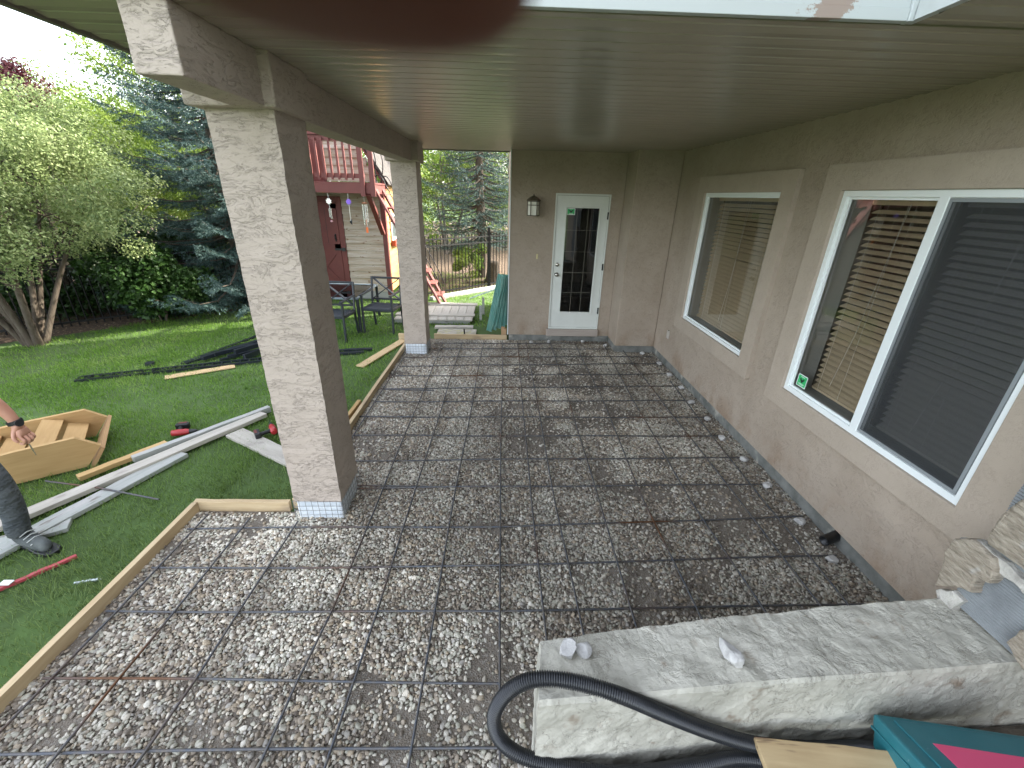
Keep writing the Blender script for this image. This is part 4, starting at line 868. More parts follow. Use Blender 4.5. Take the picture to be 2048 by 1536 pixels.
mb = MB(); mb.add([(XR+.14, YF-.10, 2.36), (apex[0], YF-.10, apex[1]+.1), (apex[0], YB+.1, apex[1]+.1), (XR+.14, YB+.1, 2.36), (XL-.14, YF-.10, 2.36), (XL-.14, YB+.1, 2.36)], [(0, 1, 2, 3), (4, 5, 2, 1)]); o = mb.build('roof', ROOFM, sh); sd = o.modifiers.new('t', 'SOLIDIFY'); sd.thickness = .05
mb = MB(); mb.box((XR+.0225, YF-.1, 2.37), (XR+.14, YB, 2.455)); mb.build('eave', mat('eave_brown', (.10, .06, .045), .7), sh)
mb = MB(); mb.box((XL, YF-.02, 0), (XR, YF+.08, .175)); mb.box((XL, YB-.1, 0), (XR, YB, .175)); mb.build('skid', GREYW, sh)
dd = MB(); dd.box((-4.34, YF-.035, .20), (-3.50, YF+.01, 2.05)); door_ = dd.build('door', RED, sh, bevel=.003)
mb = MB(); mb.box((-3.50, YF-.05, .16), (-3.395, YF+.0, 2.14)); mb.box((-4.43, YF-.05, .16), (-4.34, YF, 2.14)); mb.box((-4.34, YF-.05, 2.052), (-3.5, YF, 2.14)); mb.build('door_frame', RED, sh, bevel=.003)
mb = MB(); Yd = YF-.052
for a, b in (((-4.33, .30), (-3.51, .30)), ((-4.33, 1.13), (-3.51, 1.13)), ((-4.33, 1.97), (-3.51, 1.97)), ((-4.27, .26), (-4.27, 2.0)), ((-3.57, .26), (-3.57, 2.0))):
    mb.beam((a[0], YF-.044, a[1]), (b[0], YF-.044, b[1]), .12, .018, (0, 1, 0))
for a, b in (((-4.24, .34), (-3.60, 1.08)), ((-3.60, .34), (-4.24, 1.08))): mb.beam((a[0], YF-.047, a[1]), (b[0], YF-.047, b[1]), .10, .022, (0, 1, 0))
mb.build('brace', RED, door_)
mb = MB()
for x in (-4.08, -3.92, -3.76): mb.box((x-.003, YF-.0375, 1.2), (x+.003, YF-.0352, 1.9))
mb.build('plank_groove', DARKM, door_)
mb = MB(); mb.box((-3.63, YF-.075, 1.06), (-3.47, YF-.058, 1.10)); mb.box((-3.48, YF-.08, 1.045), (-3.41, YF-.052, 1.115)); mb.build('latch', BLACKP, door_); mb = MB(); mb.box((-3.60, YF-.07, 1.25), (-3.575, YF-.056, 1.40)); mb.tube([(-3.588, YF-.07, 1.27), (-3.588, YF-.11, 1.30), (-3.588, YF-.11, 1.36), (-3.588, YF-.07, 1.385)], .008, 6); mb.build('handle', BLACKP, door_)
# balcony
bx0, bx1, by = -4.55, -2.42, 8.9
mb = MB(); mb.box((bx0, by, 2.21), (bx1, by+.04, 2.37)); mb.box((bx1-.04, by+.041, 2.21), (bx1, YF-.055, 2.37)); mb.box((bx0, by+.0, 2.371), (bx1+.02, YF-.055, 2.40)); bal = mb.build('balcony', RED, sh, bevel=.003)
mb = MB(); mb.box((bx0, by-.02, 3.17), (-2.60, by+.10, 3.205)); mb.box((bx0, by+.02, 3.08), (-2.60, by+.055, 3.165)); mb.box((bx0, by+.02, 2.47), (-2.60, by+.055, 2.55)); mb.build('railing', RED, bal)
x = -4.45
while x < -2.72: mb = MB(); mb.box((x, by-.018, 2.44), (x+.036, by+.018, 3.12)); mb.build('baluster', RED, bal); x += .125
for x in (-2.68, -2.49):
    mb = MB(); mb.box((x, by-.045, 2.16), (x+.088, by-.002, 3.35)); mb.build('post', RED, bal)
mb = MB(); mb.box((-4.35, YF-.06, 2.41), (-3.62, YF-.03, 3.9)); mb.build('loft_door', RED, sh)
for x in (-2.56, -4.45):
    mb = MB(); mb.beam((x, by+.03, 2.20), (x, YF-.06, 1.42), .06, .09, (1, 0, 0)); mb.build('knee_brace', RED, bal)
for yy in (9.0, 9.5):
    mb = MB(); mb.beam((-2.44, yy, 2.30), (-1.25, yy, .02), .035, .17, (0, 1, 0)); s1_ = mb.build('stair_stringer', RED, sh)
for k in range(9):
    t = (k+.6)/9.4; x = -2.44+1.19*t; z = 2.36-2.28*t; mb = MB(); mb.box((x-.09, 9.02, z-.03), (x+.10, 9.48, z)); mb.build('stair_tread', mat('stair_tread_paint', (.22, .07, .055), .7), sh)
for yy in (8.99, 9.51):
    mb = MB(); mb.tube(catmull([(-2.46, yy, 2.42), (-2.40, yy, 2.52), (-2.30, yy, 2.50), (-2.15, yy, 2.2), (-1.6, yy, 1.15), (-1.3, yy, .55), (-1.27, yy, .3)], 6), .010, 6); mb.build('handrail', DARKM, sh)
    mb = MB(); mb.tube(catmull([(-2.44, yy-.01, 2.40), (-2.38, yy-.01, 2.75), (-2.42, yy-.01, 3.05), (-2.40, yy-.01, 3.3)], 6), .010, 6); mb.build('handrail', DARKM, sh)
mb = MB(); mb.box((XR+.023, 10.15, 1.25), (XR+.05, 10.75, 1.30)); mb.box((XR+.023, 10.15, 1.75), (XR+.05, 10.75, 1.80)); mb.box((XR+.023, 10.15, 1.301), (XR+.05, 10.20, 1.749)); mb.box((XR+.023, 10.70, 1.301), (XR+.05, 10.75, 1.749)); sw = mb.build('window', VINYL, sh)
mb = MB(); mb.box((XR+.025, 10.2, 1.30), (XR+.03, 10.7, 1.75)); mb.build('pane', mat('dark_pane', (.10, .12, .12), .1), sw); mb = MB(); mb.box((XR+.023, 10.12, 1.13), (XR+.12, 10.8, 1.245)); mb.build('window_box', mat('flower_box_red', (.35, .06, .03), .6), sw)
# wind chimes hanging from the balcony
def chime(x, label, kind):
    y = 8.94; t = thing('wind_chime', (x, y, 1.5), label, 'wind chime', 'wind chimes under the balcony')
    mb = MB(); mb.tube([(x, y, 2.21), (x, y, 1.75)], .004, 5); mb.build('string', CORD, t)
    if kind == 'tubes':
        mb = MB(); mb.lathe([(0, 0), (.055, 0), (.06, .012), (.03, .03), (0, .034)], (x, y, 2.03), 12); mb.build('top_disc', mat('chime_wood', (.30, .13, .06), .6), t)
        for k in range(6): a = k*PI/3; mb = MB(); mb.tube([(x+.045*math.cos(a), y+.045*math.sin(a), 2.02), (x+.045*math.cos(a), y+.045*math.sin(a), 1.72-.02*k)], .009, 6); mb.build('tube', CHROME, t)
        mb = MB(); mb.tube([(x, y, 1.75), (x, y, 1.55)], .003, 5); mb.add([(x-.022, y, 1.50), (x+.022, y, 1.50), (x+.015, y, 1.61), (x-.012, y, 1.61)], [(0, 1, 2, 3)]); mb.prism([(x-.022, y-.004), (x+.022, y-.004), (x+.018, y+.004), (x-.018, y+.004)], 1.505, 1.60); mb.build('wind_sail', ORANGE, t)
    else:
        mm = CHROME if kind == 'silver' else PURPLE; mb = MB(); z0 = 2.06
        pts = [(x+(.06 if k % 2 else .036)*math.cos(k*PI/8), z0+(.06 if k % 2 else .036)*math.sin(k*PI/8)) for k in range(16)]
        n = 16; vs = [(p[0], y-.008, p[1]) for p in pts]+[(p[0], y+.008, p[1]) for p in pts]; mb.add(vs, [tuple(range(n)), tuple(reversed(range(n, 2*n)))]+[(i, (i+1) % n, (i+1) % n+n, i+n) for i in range(n)]); mb.build('flower', mm, t)
        if kind == 'silver':
            for k in range(3): mb = MB(); mb.tube([(x-.02+.02*k, y, 1.93), (x-.02+.02*k, y, 1.78-.02*k)], .008, 6); mb.build('tube', CHROME, t)
            mb = MB(); mb.lathe([(0, 0), (.022, .015), (.022, .03), (0, .045)], (x, y, 1.68), 8); mb.build('bead', mat('pink_bead', (.7, .4, .45), .4), t)
        else:
            mb = MB(); mb.tube([(x, y, 2.0), (x, y, 1.72)], .007, 5); mb.build('strand', FROST, t); mb = MB(); mb.add([(x-.03, y, 1.70), (x+.03, y, 1.76), (x, y, 1.70), (x+.02, y, 1.64)], [(0, 1, 3), (0, 2, 3)]); mb.build('bird', SLATE, t)
chime(-3.33, 'clear flower wind chime with small tubes in front of the red shed door', 'silver'); chime(-2.955, 'purple flower hanging ornament beside the shed door frame', 'purple'); chime(-2.655, 'tubular metal wind chime with orange sail', 'tubes')
# ------------------------------------------------------------------ black picket fences
def fence(a, b, label, h=1.15, post=2.2):
    a = Vector(a); b = Vector(b); t = thing('picket_fence', ((a.x+b.x)/2, (a.y+b.y)/2, 0), label, 'fence'); d = b-a; L = d.length; d.normalize(); up = Vector((0, 0, 1))
    mb = MB()
    for z in (.12, h-.22, h-.08): mb.beam(a+up*z, b+up*z, .03, .03)
    mb.build('rail', DARKM, t)
    k = 0; P_ = MB()
    while k*.105 < L: q = a+d*k*.105; P_.box((q.x-.008, q.y-.008, .05), (q.x+.008, q.y+.008, h)); k += 1
    P_.build('pickets', DARKM, t); k = 0
    while k*post <= L+.01:
        q = a+d*k*post; mb = MB(); mb.box((q.x-.03, q.y-.03, 0), (q.x+.03, q.y+.03, h+.1)); mb.box((q.x-.036, q.y-.036, h+.1), (q.x+.036, q.y+.036, h+.12)); mb.build('post', DARKM, t); k += 1
fence((-1.85, 9.75, 0), (3.1, 14.7, 0), 'black metal picket fence seen between the far column and the house corner', 1.38, 2.15)
fence((-11.5, 2.9, 0), (-5.0, 9.3, 0), 'black metal fence half buried in the shrubs on the left', 1.2, 2.3)
board('edging', (-1.6, 9.72, 0), (3.0, 14.3, 0), .12, .09, GREYW, 'weathered timber edging at the foot of the far fence', 'edging')
# ------------------------------------------------------------------ vegetation
BARK = mat('bark', (.065, .047, .034), .95, (.11, .09, .068), 10, (3, 3, .6), bump=1, bdist=.02)
BARKP = mat('grey_bark', (.22, .19, .16), .95, (.13, .11, .09), 8, (3, 3, .5), bump=1, bdist=.02)
LILAC = leafcol('lilac_leaf', [(.08, .12, .04), (.16, .22, .08), (.28, .34, .14), (.42, .47, .26)], 1.1, .35, .5)
WILLOW = leafcol('willow_leaf', [(.055, .10, .02), (.11, .18, .03), (.20, .28, .05), (.34, .39, .10)], .5, .5, .5)
ASPEN = leafcol('aspen_leaf', [(.05, .10, .02), (.10, .18, .03), (.20, .28, .05), (.30, .36, .08)], .6, .5, .5)
PURP = leafcol('plum_leaf', [(.05, .012, .02), (.09, .02, .03), (.15, .05, .05)], 1, .3, .5)
DKLEAF = leafcol('dark_shrub_leaf', [(.012, .032, .008), (.024, .06, .012), (.05, .105, .022)], 1, .2, .45)
SPR = leafcol('spruce_needle', [(.018, .036, .03), (.032, .065, .056), (.065, .115, .105), (.17, .25, .24)], 1.6, .08, .6)
def leaves(C, n, sz, asp, rng_, droop=0.):
    """C: clump rows (x,y,z,r); returns rhombic leaves scattered through the clumps"""
    C = np.array(C); w = C[:, 3]**2; idx = rng_.choice(len(C), n, p=w/w.sum()); d = rng_.normal(size=(n, 3)); d /= np.linalg.norm(d, axis=1)[:, None]
    rr = rng_.uniform(.25, 1, n)**.5*rng_.uniform(.75, 1.2, n); P_ = C[idx, :3]+d*rr[:, None]*C[idx, 3:4]*np.array([1, 1, .75])
    nr = d*.5+rng_.normal(size=(n, 3))*.6+np.array([0, 0, .5]); nr /= np.linalg.norm(nr, axis=1)[:, None]
    t = rng_.normal(size=(n, 3)); t[:, 2] -= droop; t -= nr*(t*nr).sum(1)[:, None]; t /= np.linalg.norm(t, axis=1)[:, None]; b = np.cross(nr, t)
    s_ = sz*rng_.uniform(.6, 1.3, n)[:, None]
    V = np.stack([P_-t*s_*.5, P_+b*s_*asp*.5+nr*s_*.08, P_+t*s_*.5, P_-b*s_*asp*.5+nr*s_*.08], 1).reshape(-1, 3); i = np.arange(n)*4
    return V, np.stack([i, i+1, i+2, i+3], 1)
def clumps(c, R_, n, rc, rng_, flat=.55, zlo=-1.):
    out = []
    while len(out) < n:
        d = rng_.normal(size=3); d /= np.linalg.norm(d)
        if d[2] < zlo: continue
        k = rng_.uniform(flat, 1.0); out.append((c[0]+d[0]*R_[0]*k, c[1]+d[1]*R_[1]*k, c[2]+d[2]*R_[2]*k, rc*rng_.uniform(.6, 1.3)))
    return out
def tree(name, loc, label, cat, c, R_, ncl, rc, nleaf, sz, asp, lm, bm, stems, rb, seed, group=None, droop=0., zlo=-.6, flat=.55):
    r = np.random.default_rng(seed); t = thing(name, loc, label, cat, group); L_ = Vector(loc)
    C = clumps((0, 0, c), R_, ncl, rc, r, flat, zlo)
    V, Fc = leaves(C, nleaf, sz, asp, r, droop); npmesh('crown', V, Fc, 4, lm, t)
    mb = MB(); rr = random.Random(seed)
    for k in range(stems):
        a = 6.283*k/stems+rr.uniform(-.4, .4); sp_ = R_[0]*rr.uniform(.25, .6) if stems > 1 else 0
        top = Vector((math.cos(a)*sp_, math.sin(a)*sp_, c+R_[2]*rr.uniform(-.1, .5))); b0 = Vector((math.cos(a)*rb*1.5, math.sin(a)*rb*1.5, -.05)) if stems > 1 else Vector((0, 0, -.05))
        mid = b0.lerp(top, .5)+Vector((rr.uniform(-.15, .15), rr.uniform(-.15, .15), .1)); pts = catmull([b0, mid, top], 6); n = len(pts)
        mb.tube(pts, [rb*(1-.75*i/(n-1))*(1.35 if i == 0 else 1) for i in range(n)], 8)
        for q in range(7):
            j = rr.randint(n//3, n-1); s_ = pts[j]; cl = C[rr.randrange(len(C))]; e = Vector(cl[:3]); m2 = s_.lerp(e, .5)+Vector((0, 0, .12)); mb.tube([s_, m2, e], [rb*.35, rb*.2, rb*.06], 5)
    mb.build('trunk', bm, t, local=True); return t
def spruce(loc, Ht, Rb, seed, label, z0=.35, dens=1.0, clipx=99):
    r = np.random.default_rng(seed); t = thing('spruce_tree', loc, label, 'spruce')
    mb = MB(); n = 12; mb.tube([(.03*math.sin(i), .03*math.cos(i*1.3), Ht*i/n-.05) for i in range(n+1)], [.15*(1-i/n)+.012 for i in range(n+1)], 10)
    Q = []; T = []; z = z0; br = MB()
    while z < Ht-.15:
        f = (Ht-z)/(Ht-z0); L0 = Rb*(f**.85); nb = int(8+4*f); ph = r.uniform(0, 6.28)
        for k in range(nb):
            a = ph+6.283*k/nb+r.uniform(-.25, .25); L = L0*r.uniform(.50, 1.15); L = min(L, (clipx-loc[0])/max(.05, math.cos(a))) if math.cos(a) > 0 else L; zz = z+r.uniform(-.08, .08); d = np.array([math.cos(a), math.sin(a), 0]); sd = np.array([-d[1], d[0], 0]); m_ = max(5, int(L/.07)); droop = r.uniform(.12, .28)
            cv = lambda u: d*L*u+np.array([0, 0, zz+.06*u*L-droop*L*math.sin(u*PI*.75)*.9+.10*L*u*u])
            br.tube([Vector(cv(u)) for u in (0, .25, .5, .75, .98)], [.022*f+.008, .016*f+.006, .011, .007, .003], 5, cap=False)
            for i in range(m_):
                u = (i+.6)/m_
                if u < .12: continue
                p = cv(u); tl = (.42*(1-u)**.7+.10)*min(1, L/1.2)
                for sg in (-1, 1):
                    if r.random() > .93: continue
                    td = sd*sg*.75+d*.75+np.array([0, 0, r.uniform(-.42, -.02)]); td /= np.linalg.norm(td); nn = int((7+tl*34)*dens)
                    s_ = r.uniform(0, 1, nn); base_ = p+td*(s_*tl)[:, None]+r.normal(size=(nn, 3))*.008
                    nd = td+r.normal(size=(nn, 3))*.75+np.array([0, 0, .15]); nd /= np.linalg.norm(nd, axis=1)[:, None]; Q.append(base_); T.append(nd)
        z += .18+.10*f
    Q = np.concatenate(Q); T = np.concatenate(T); n = len(Q); up = r.normal(size=(n, 3)); b = np.cross(T, up); b /= np.linalg.norm(b, axis=1)[:, None]; ln = r.uniform(.035, .06, n)[:, None]; w = .0050/dens**.25
    V = np.stack([Q-b*w, Q+b*w, Q+T*ln+b*w*.5, Q+T*ln-b*w*.5], 1).reshape(-1, 3); i = np.arange(n)*4
    npmesh('needles', V, np.stack([i, i+1, i+2, i+3], 1), 4, SPR, t); mb.build('trunk', BARK, t, local=True); br.build('branches', BARK, t, local=True); print('spruce needles', n)
    return t
tree('lilac_bush', (-7.05, 6.3, 0), 'big pale green many stemmed lilac bush on the left lawn edge', 'shrub', 2.2, (2.05, 1.95, 1.38), 190, .33, 105000, .044, .55, LILAC, BARK, 10, .045, 31, zlo=-.75)
tree('leafy_shrub', (-6.15, 7.7, 0), 'dark green broad leaved shrub between lilac and spruce', 'shrub', .6, (.9, .7, .62), 34, .28, 12000, .075, .8, DKLEAF, BARK, 4, .02, 33, zlo=-.9)
tree('leafy_shrub', (-8.2, 8.4, 0), 'dark undergrowth shrub behind the stems of the lilac bush', 'shrub', .8, (1.6, 1.0, .9), 40, .4, 12000, .09, .7, DKLEAF, BARK, 4, .02, 34, zlo=-.9)
tree('leafy_shrub', (-11.2, 6.6, 0), 'dark low shrub at the far left edge beside the fence', 'shrub', .9, (1.4, 1.6, 1.0), 40, .4, 12000, .09, .7, ASPEN, BARK, 4, .02, 35, zlo=-.9)
for k, (p, l, sd) in enumerate((((-9.6, 6.4, 0), 'dark undergrowth shrub at the left edge beyond the lilac stems', 36), ((-7.3, 9.0, 0), 'dark undergrowth shrub by the fence left of the blue spruce', 37), ((-6.6, 10.6, 0), 'tall dark shrub in the shade behind the blue spruce', 38))):
    tree('leafy_shrub', p, l, 'shrub', .75, (1.3, .9, .85), 46, .34, 13000, .08, .75, DKLEAF, BARK, 4, .02, sd, zlo=-.95)
spruce((-5.35, 9.1, 0), 7.6, 2.45, 5, 'blue spruce with drooping tiers partly hidden by the near column', .25, 1.9, -4.45)
spruce((-.62, 12.9, 0), 8.0, 2.1, 8, 'blue spruce seen behind the fence right of the far column', 1.1, .75)
bgt = [('willow_tree', (-9.4, 10.8), 2.6, (2.3, 2.0, 1.65), WILLOW, 'tall yellow green willow behind the lilac bush'),
       ('willow_tree', (-13.2, 11.5), 2.4, (2.8, 2.4, 1.7), WILLOW, 'yellow green willow behind the purple leaved tree'),
       ('aspen_tree', (-8.0, 13.2), 3.5, (2.2, 2.2, 2.9), ASPEN, 'leafy aspen rising left of the blue spruce'),
       ('aspen_tree', (-4.6, 15.5), 3.6, (2.4, 2.2, 3.0), ASPEN, 'aspen tree standing behind the garden shed'),
       ('aspen_tree', (-2.2, 18.0), 3.4, (2.4, 2.0, 3.0), WILLOW, 'sunny yellow green aspen in the gap beside the far column'),
       ('aspen_tree', (.6, 19.0), 3.4, (2.6, 2.0, 3.2), WILLOW, 'sunny yellow green aspen behind the blue spruce by the fence'),
       ('aspen_tree', (-11.6, 15.5), 2.7, (2.8, 2.2, 2.0), ASPEN, 'aspen far behind the willow on the left')]
for k, (nm, p, c, R_, lm, lb) in enumerate(bgt): tree(nm, (*p, 0), lb, 'tree', c, R_, 90, .6, 34000, .085, .5 if lm is ASPEN else .35, lm, BARKP, 3, .06, 60+k, 'trees behind the garden fence', .8 if lm is WILLOW else .2, zlo=-.85)
tree('plum_tree', (-8.55, 8.5, 0), 'purple leaved plum tree at the upper left edge', 'tree', 3.7, (1.0, .7, .5), 26, .28, 7000, .06, .5, PURP, BARK, 3, .05, 81)
tree('young_bush', (-.9, 11.9, 0), 'small sunlit bush with thin stems behind the far fence', 'shrub', .55, (.6, .5, .45), 20, .2, 2500, .07, .6, ASPEN, BARK, 4, .012, 84)
mb = MB(); mb.lathe([(.26, -.05), (.2, .1), (.17, .3), (.165, .55), (.0, .58)], (-.25, 12.2, 0), 14); o = mb.build('tree_stump', BARK); rough_mod(o, .05, .2, 2); tag(o, 'cut brown tree stump beside the fenced spruce', 'stump')
r_ = np.random.default_rng(99); C = []
for k in range(420):
    a = r_.uniform(-1.15, .25); d_ = r_.uniform(19, 30); C.append((math.sin(a)*d_, math.cos(a)*d_, r_.uniform(.2, 4.6)*(1 if a < -.5 else 1.25), r_.uniform(.8, 1.5)))
V, Fc = leaves(C, 90000, .17, .6, r_, .3); o = npmesh('woodland', V, Fc, 4, ASPEN, loc=(0, 0, 0)); tag(o, 'far green woodland closing the view behind the garden', 'woodland', kind='stuff')
# ------------------------------------------------------------------ person at the left edge
SKIN = mat('skin', (.48, .25, .17), .5, (.42, .20, .13), 12)
def skinmesh(name, V, E_, R_, m, parent, sub=2, root=0):
    me = bpy.data.meshes.new(name); me.from_pydata([tuple(Vector(v)) for v in V], E_, []); me.update(); me.materials.append(m)
    o = bpy.data.objects.new(name, me); COL.objects.link(o); o.parent = parent
    md = o.modifiers.new('skin', 'SKIN'); md.use_smooth_shade = True
    for i, r in enumerate(R_):
        sv = me.skin_vertices[0].data[i]; sv.radius = (r, r) if isinstance(r, (int, float)) else r; sv.use_root = (i == root)
    sb = o.modifiers.new('sub', 'SUBSURF'); sb.levels = sub; sb.render_levels = sub; return o
def chainmesh(name, chains, m, parent, sub=2, root=0):
    V = []; E_ = []; R_ = []; key = {}
    for ch in chains:
        prev = None
        for p, r in ch:
            k = tuple(round(c, 4) for c in p)
            if k not in key: key[k] = len(V); V.append(p); R_.append(r)
            if prev is not None: E_.append((prev, key[k]))
            prev = key[k]
    return skinmesh(name, V, E_, R_, m, parent, sub, root)
ppl = thing('person', (-3.36, 2.30, 0), 'person in dark work trousers and boots at the left edge holding a small driver', 'person')
# local coordinates: facing +X, origin between the feet
PEL = (-.10, .06, .98); SP = (-.10, .06, 1.12); CH = (-.08, .06, 1.32); NK = (-.06, .06, 1.50); HD0 = (-.02, .06, 1.60); HD = (.02, .06, 1.70)
ra = [((-.06, -.02, 1.42), .06), ((.04, -.12, 1.40), .048), ((.20, -.02, 1.20), .045), ((.33, .035, 1.065), .042), ((.375, .05, .955), .033), ((.388, .052, .90), .026)]
palm = (.40, .05, .845)
hand = [[(ra[-1][0], .026), ((.395, .05, .87), .030), (palm, .034)]]
for dy, dx, l in ((-.030, .008, 1.0), (-.010, .014, 1.1), (.010, .014, 1.05), (.030, .008, .85)):
    a = (palm[0]+dx, palm[1]+dy, palm[2]-.030); b = (a[0]+.022, a[1], a[2]-.028*l); c_ = (a[0]+.004, a[1], b[2]-.022*l); d_ = (a[0]-.020, a[1]+.002, c_[2]+.006); hand.append([(palm, .034), (a, .0105), (b, .0095), (c_, .009), (d_, .008)])
hand.append([((.395, .05, .87), .030), ((.385, .018, .842), .013), ((.395, -.002, .812), .011), ((.408, .004, .785), .009)])
la = [((-.06, .14, 1.42), .06), ((-.12, .26, 1.38), .048), ((-.20, .30, 1.12), .044), ((-.16, .30, .98), .036), ((-.12, .29, .88), .027), ((-.11, .29, .82), .03)]
core = [[(PEL, .115), (SP, .095), (CH, .11), ((-.06, .06, 1.43), .085), (NK, .055), (HD0, .075), (HD, .095), ((.01, .06, 1.78), .075)], [((HD), .095), ((.115, .06, 1.685), .018)],
        [(CH, .11)]+ra, [(CH, .11)]+la, [((-.11, .29, .82), .03), ((-.10, .265, .785), .011), ((-.10, .262, .745), .010), ((-.105, .262, .72), .009)], [((-.11, .29, .82), .03), ((-.10, .285, .78), .011), ((-.095, .285, .735), .010), ((-.10, .285, .705), .009)], [((-.11, .29, .82), .03), ((-.105, .305, .782), .011), ((-.10, .307, .74), .010), ((-.105, .307, .712), .009)], [((-.11, .29, .82), .03), ((-.115, .325, .79), .010), ((-.115, .328, .76), .009), ((-.118, .328, .735), .008)], [((-.11, .29, .82), .03), ((-.08, .27, .80), .011), ((-.065, .262, .775), .010)]]
rl = [((-.03, -.03, .90), .095), ((.10, -.03, .70), .070), ((.19, -.03, .50), .050), ((.197, -.035, .33), .044), ((.172, -.045, .12), .038), ((.17, -.045, .07), .04)]
ll = [((-.08, .16, .90), .095), ((-.20, .18, .52), .07), ((-.30, .18, .12), .045), ((-.30, .18, .07), .04)]
body = chainmesh('body', core+hand+[[(PEL, .115)]+rl, [(PEL, .115)]+ll], SKIN, ppl)
TR = mat('work_trousers', (.045, .053, .06), .9, (.075, .083, .083), 6, bump=1, bscale=7, bstretch=(1, 1, 2.2), bdist=.05, detail=3)
chainmesh('trousers', [[((-.10, .06, 1.04), .145), ((-.10, .06, .96), .155), ((-.03, -.03, .88), .115), ((.10, -.03, .70), .098), ((.19, -.03, .50), .076), ((.20, -.03, .41), .068), ((.195, -.035, .33), .072), ((.20, -.04, .25), .063), ((.18, -.045, .18), .068), ((.172, -.045, .13), .064), ((.170, -.045, .095), .060)],
                       [((-.10, .06, .96), .155), ((-.08, .16, .88), .115), ((-.20, .18, .52), .088), ((-.29, .18, .15), .075)]], TR, ppl)
chainmesh('shirt', [[((-.10, .06, .88), .17), ((-.10, .06, .93), .17), ((-.10, .06, 1.0), .165), ((-.10, .06, 1.15), .16), ((-.08, .06, 1.33), .175), ((-.06, .06, 1.44), .13), ((-.06, .06, 1.50), .08)], [((-.08, .06, 1.33), .175), ((-.06, -.02, 1.42), .085), ((.04, -.12, 1.40), .072), ((.12, -.07, 1.30), .068)], [((-.08, .06, 1.33), .175), ((-.06, .14, 1.42), .085), ((-.12, .26, 1.38), .072), ((-.15, .275, 1.27), .066)]], mat('grey_shirt', (.14, .15, .16), .9), ppl)
BOOT = mat('boot_leather', (.04, .047, .048), .8, (.085, .095, .09), 14, bump=.7, bscale=30, bdist=.01)
def boot(x, y, rz, nm):
    e = bpy.data.objects.new('boot', None); M_ = Matrix.Translation((x, y, 0)) @ Matrix.Rotation(rz, 4, 'Z'); tr = lambda p: tuple(M_ @ Vector(p))
    bpy.data.objects.remove(e)
    b_ = chainmesh('boot', [[(tr((-.035, 0, .20)), .062), (tr((-.035, 0, .12)), .058), (tr((-.035, 0, .068)), .055), (tr((.06, 0, .060)), (.052, .050)), (tr((.145, 0, .045)), (.055, .036)), (tr((.205, 0, .042)), (.045, .032))]], BOOT, ppl)
    mb = MB(); out = [(-.10, -.035), (-.06, -.046), (.05, -.043), (.15, -.055), (.22, -.046), (.255, -.015), (.255, .015), (.22, .046), (.15, .052), (.05, .042), (-.06, .044), (-.10, .033)]
    mb.prism(out, .0, .030, M_); mb.build('sole', BLACKP, b_, local=True, bevel=.006)
    mb = MB()
    for k in range(5): xx = .00+.024*k; zz = .150-.017*k-.0*k; mb.tube([tr((xx+.012, -.04, zz-.012)), tr((xx+.022, 0, zz+.006)), tr((xx+.012, .04, zz-.012))], .0035, 5)
    mb.build('laces', mat('lace_grey', (.4, .42, .4), .8), b_, local=True)
boot(.20, -.045, -.30, 'r'); boot(-.29, .18, .2, 'l')
mb = MB(); mb.lathe([(.052, -.0), (.096, .01), (.104, .06), (.098, .115), (.07, .155), (0, .175)], (.012, .06, 1.665), 18); mb.build('hair', mat('brown_hair', (.05, .03, .02), .8), ppl, local=True)
mb = MB()
for sy in (-1, 1): mb.lathe([(0, -.012), (.010, -.006), (.012, 0), (.010, .006), (0, .012)], (.103, .06+sy*.032, 1.715), 8)
mb.build('eyes', mat('eye_white', (.7, .68, .65), .3), ppl, local=True)
mb = MB(); mb.box((.098, .035, 1.643), (.108, .085, 1.652)); mb.build('mouth', mat('lip', (.35, .12, .10), .5), ppl, local=True, bevel=.003)
for sy in (-1, 1): mb = MB(); mb.lathe([(0, -.03), (.012, -.02), (.016, .01), (0, .03)], (.01, .06+sy*.098, 1.70), 8); mb.build('ear', SKIN, ppl, local=True)
wt = MB(); w0 = Vector((.386, .052, .905)); ax = Vector((.13, .02, -.55)).normalized(); wt.tube([w0-ax*.012, w0+ax*.012], .037, 16); wt.tube([w0+Vector((.034, -.012, .0)), w0+Vector((.047, -.017, .002))], .021, 14); wt.build('watch', BLACKP, ppl, local=True, bevel=.002)
drv = thing('screwdriver', (-3.36+.405, 2.30+.05, .70), 'small driver with dark grip pointing down in the hand of the person', 'screwdriver')
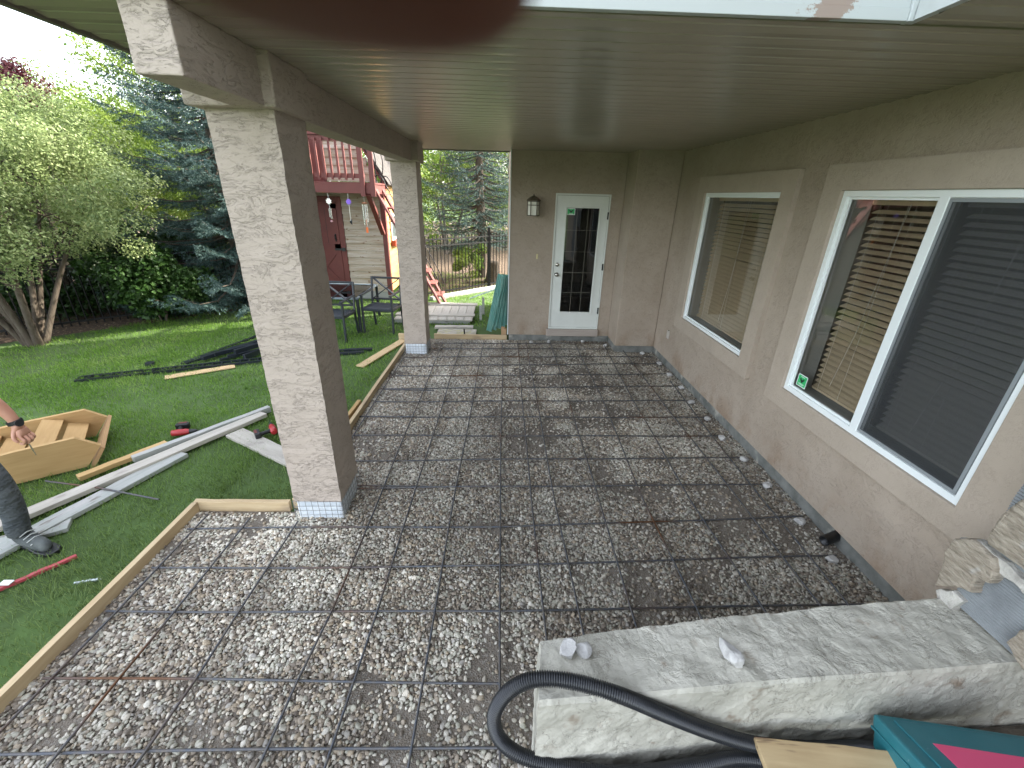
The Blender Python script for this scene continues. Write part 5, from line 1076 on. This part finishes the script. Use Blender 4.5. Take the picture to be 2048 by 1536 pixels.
mb = MB(); mb.tube([(-.008, 0, .125), (-.004, 0, .085), (.0, 0, .062)], [.015, .016, .009], 10); mb.build('grip', BLACKP, drv, local=True); mb = MB(); mb.tube([(.0, 0, .063), (.006, 0, .01), (.011, 0, -.035)], [.004, .0035, .002], 6); mb.build('shaft', NICK, drv, local=True)
# ------------------------------------------------------------------ the phone and the hand that holds it: one fingertip strays over the lens
def CS(x, y, d): return Vector((0, 0, H))+CR*x+CU*y+fw*d       # camera axes: right, up, forward (metres)
ph = thing('smartphone', tuple(CS(0, 0, -.006)), 'dark smartphone held in the photographer hand at the view point', 'phone')
M_ = Matrix.Identity(4)
for i in range(3): M_[i][0] = CR[i]; M_[i][1] = CU[i]; M_[i][2] = fw[i]; M_[i][3] = CS(0, 0, 0)[i]
mb = MB(); mb.box((-.135, -.058, -.012), (.016, .016, -.0035), M_); fixn(mb.build('phone_body', BLACKP, ph, bevel=.003))  # phone body out of view, added so that it shades the fingertip
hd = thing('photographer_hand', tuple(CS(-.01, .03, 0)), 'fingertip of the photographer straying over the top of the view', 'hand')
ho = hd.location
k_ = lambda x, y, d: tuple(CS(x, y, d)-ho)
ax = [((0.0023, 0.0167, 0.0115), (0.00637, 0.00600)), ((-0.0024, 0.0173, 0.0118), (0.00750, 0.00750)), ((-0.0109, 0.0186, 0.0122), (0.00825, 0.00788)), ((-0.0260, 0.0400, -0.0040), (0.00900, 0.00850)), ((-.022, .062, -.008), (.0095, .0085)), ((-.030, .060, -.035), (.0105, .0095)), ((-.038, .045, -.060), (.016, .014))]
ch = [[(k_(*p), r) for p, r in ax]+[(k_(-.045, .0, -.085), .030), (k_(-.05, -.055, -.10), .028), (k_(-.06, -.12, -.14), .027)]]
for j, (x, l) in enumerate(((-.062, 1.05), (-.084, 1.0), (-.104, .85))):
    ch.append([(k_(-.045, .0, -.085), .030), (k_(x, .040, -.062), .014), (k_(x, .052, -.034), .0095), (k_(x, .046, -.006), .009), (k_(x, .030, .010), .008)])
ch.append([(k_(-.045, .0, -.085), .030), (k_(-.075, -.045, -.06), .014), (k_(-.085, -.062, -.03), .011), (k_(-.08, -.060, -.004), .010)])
chainmesh('hand', ch, mat('shaded_finger_skin', (.12, .036, .013), .6), hd, 2, 6)  # shade close to the lens is put into this dark skin colour
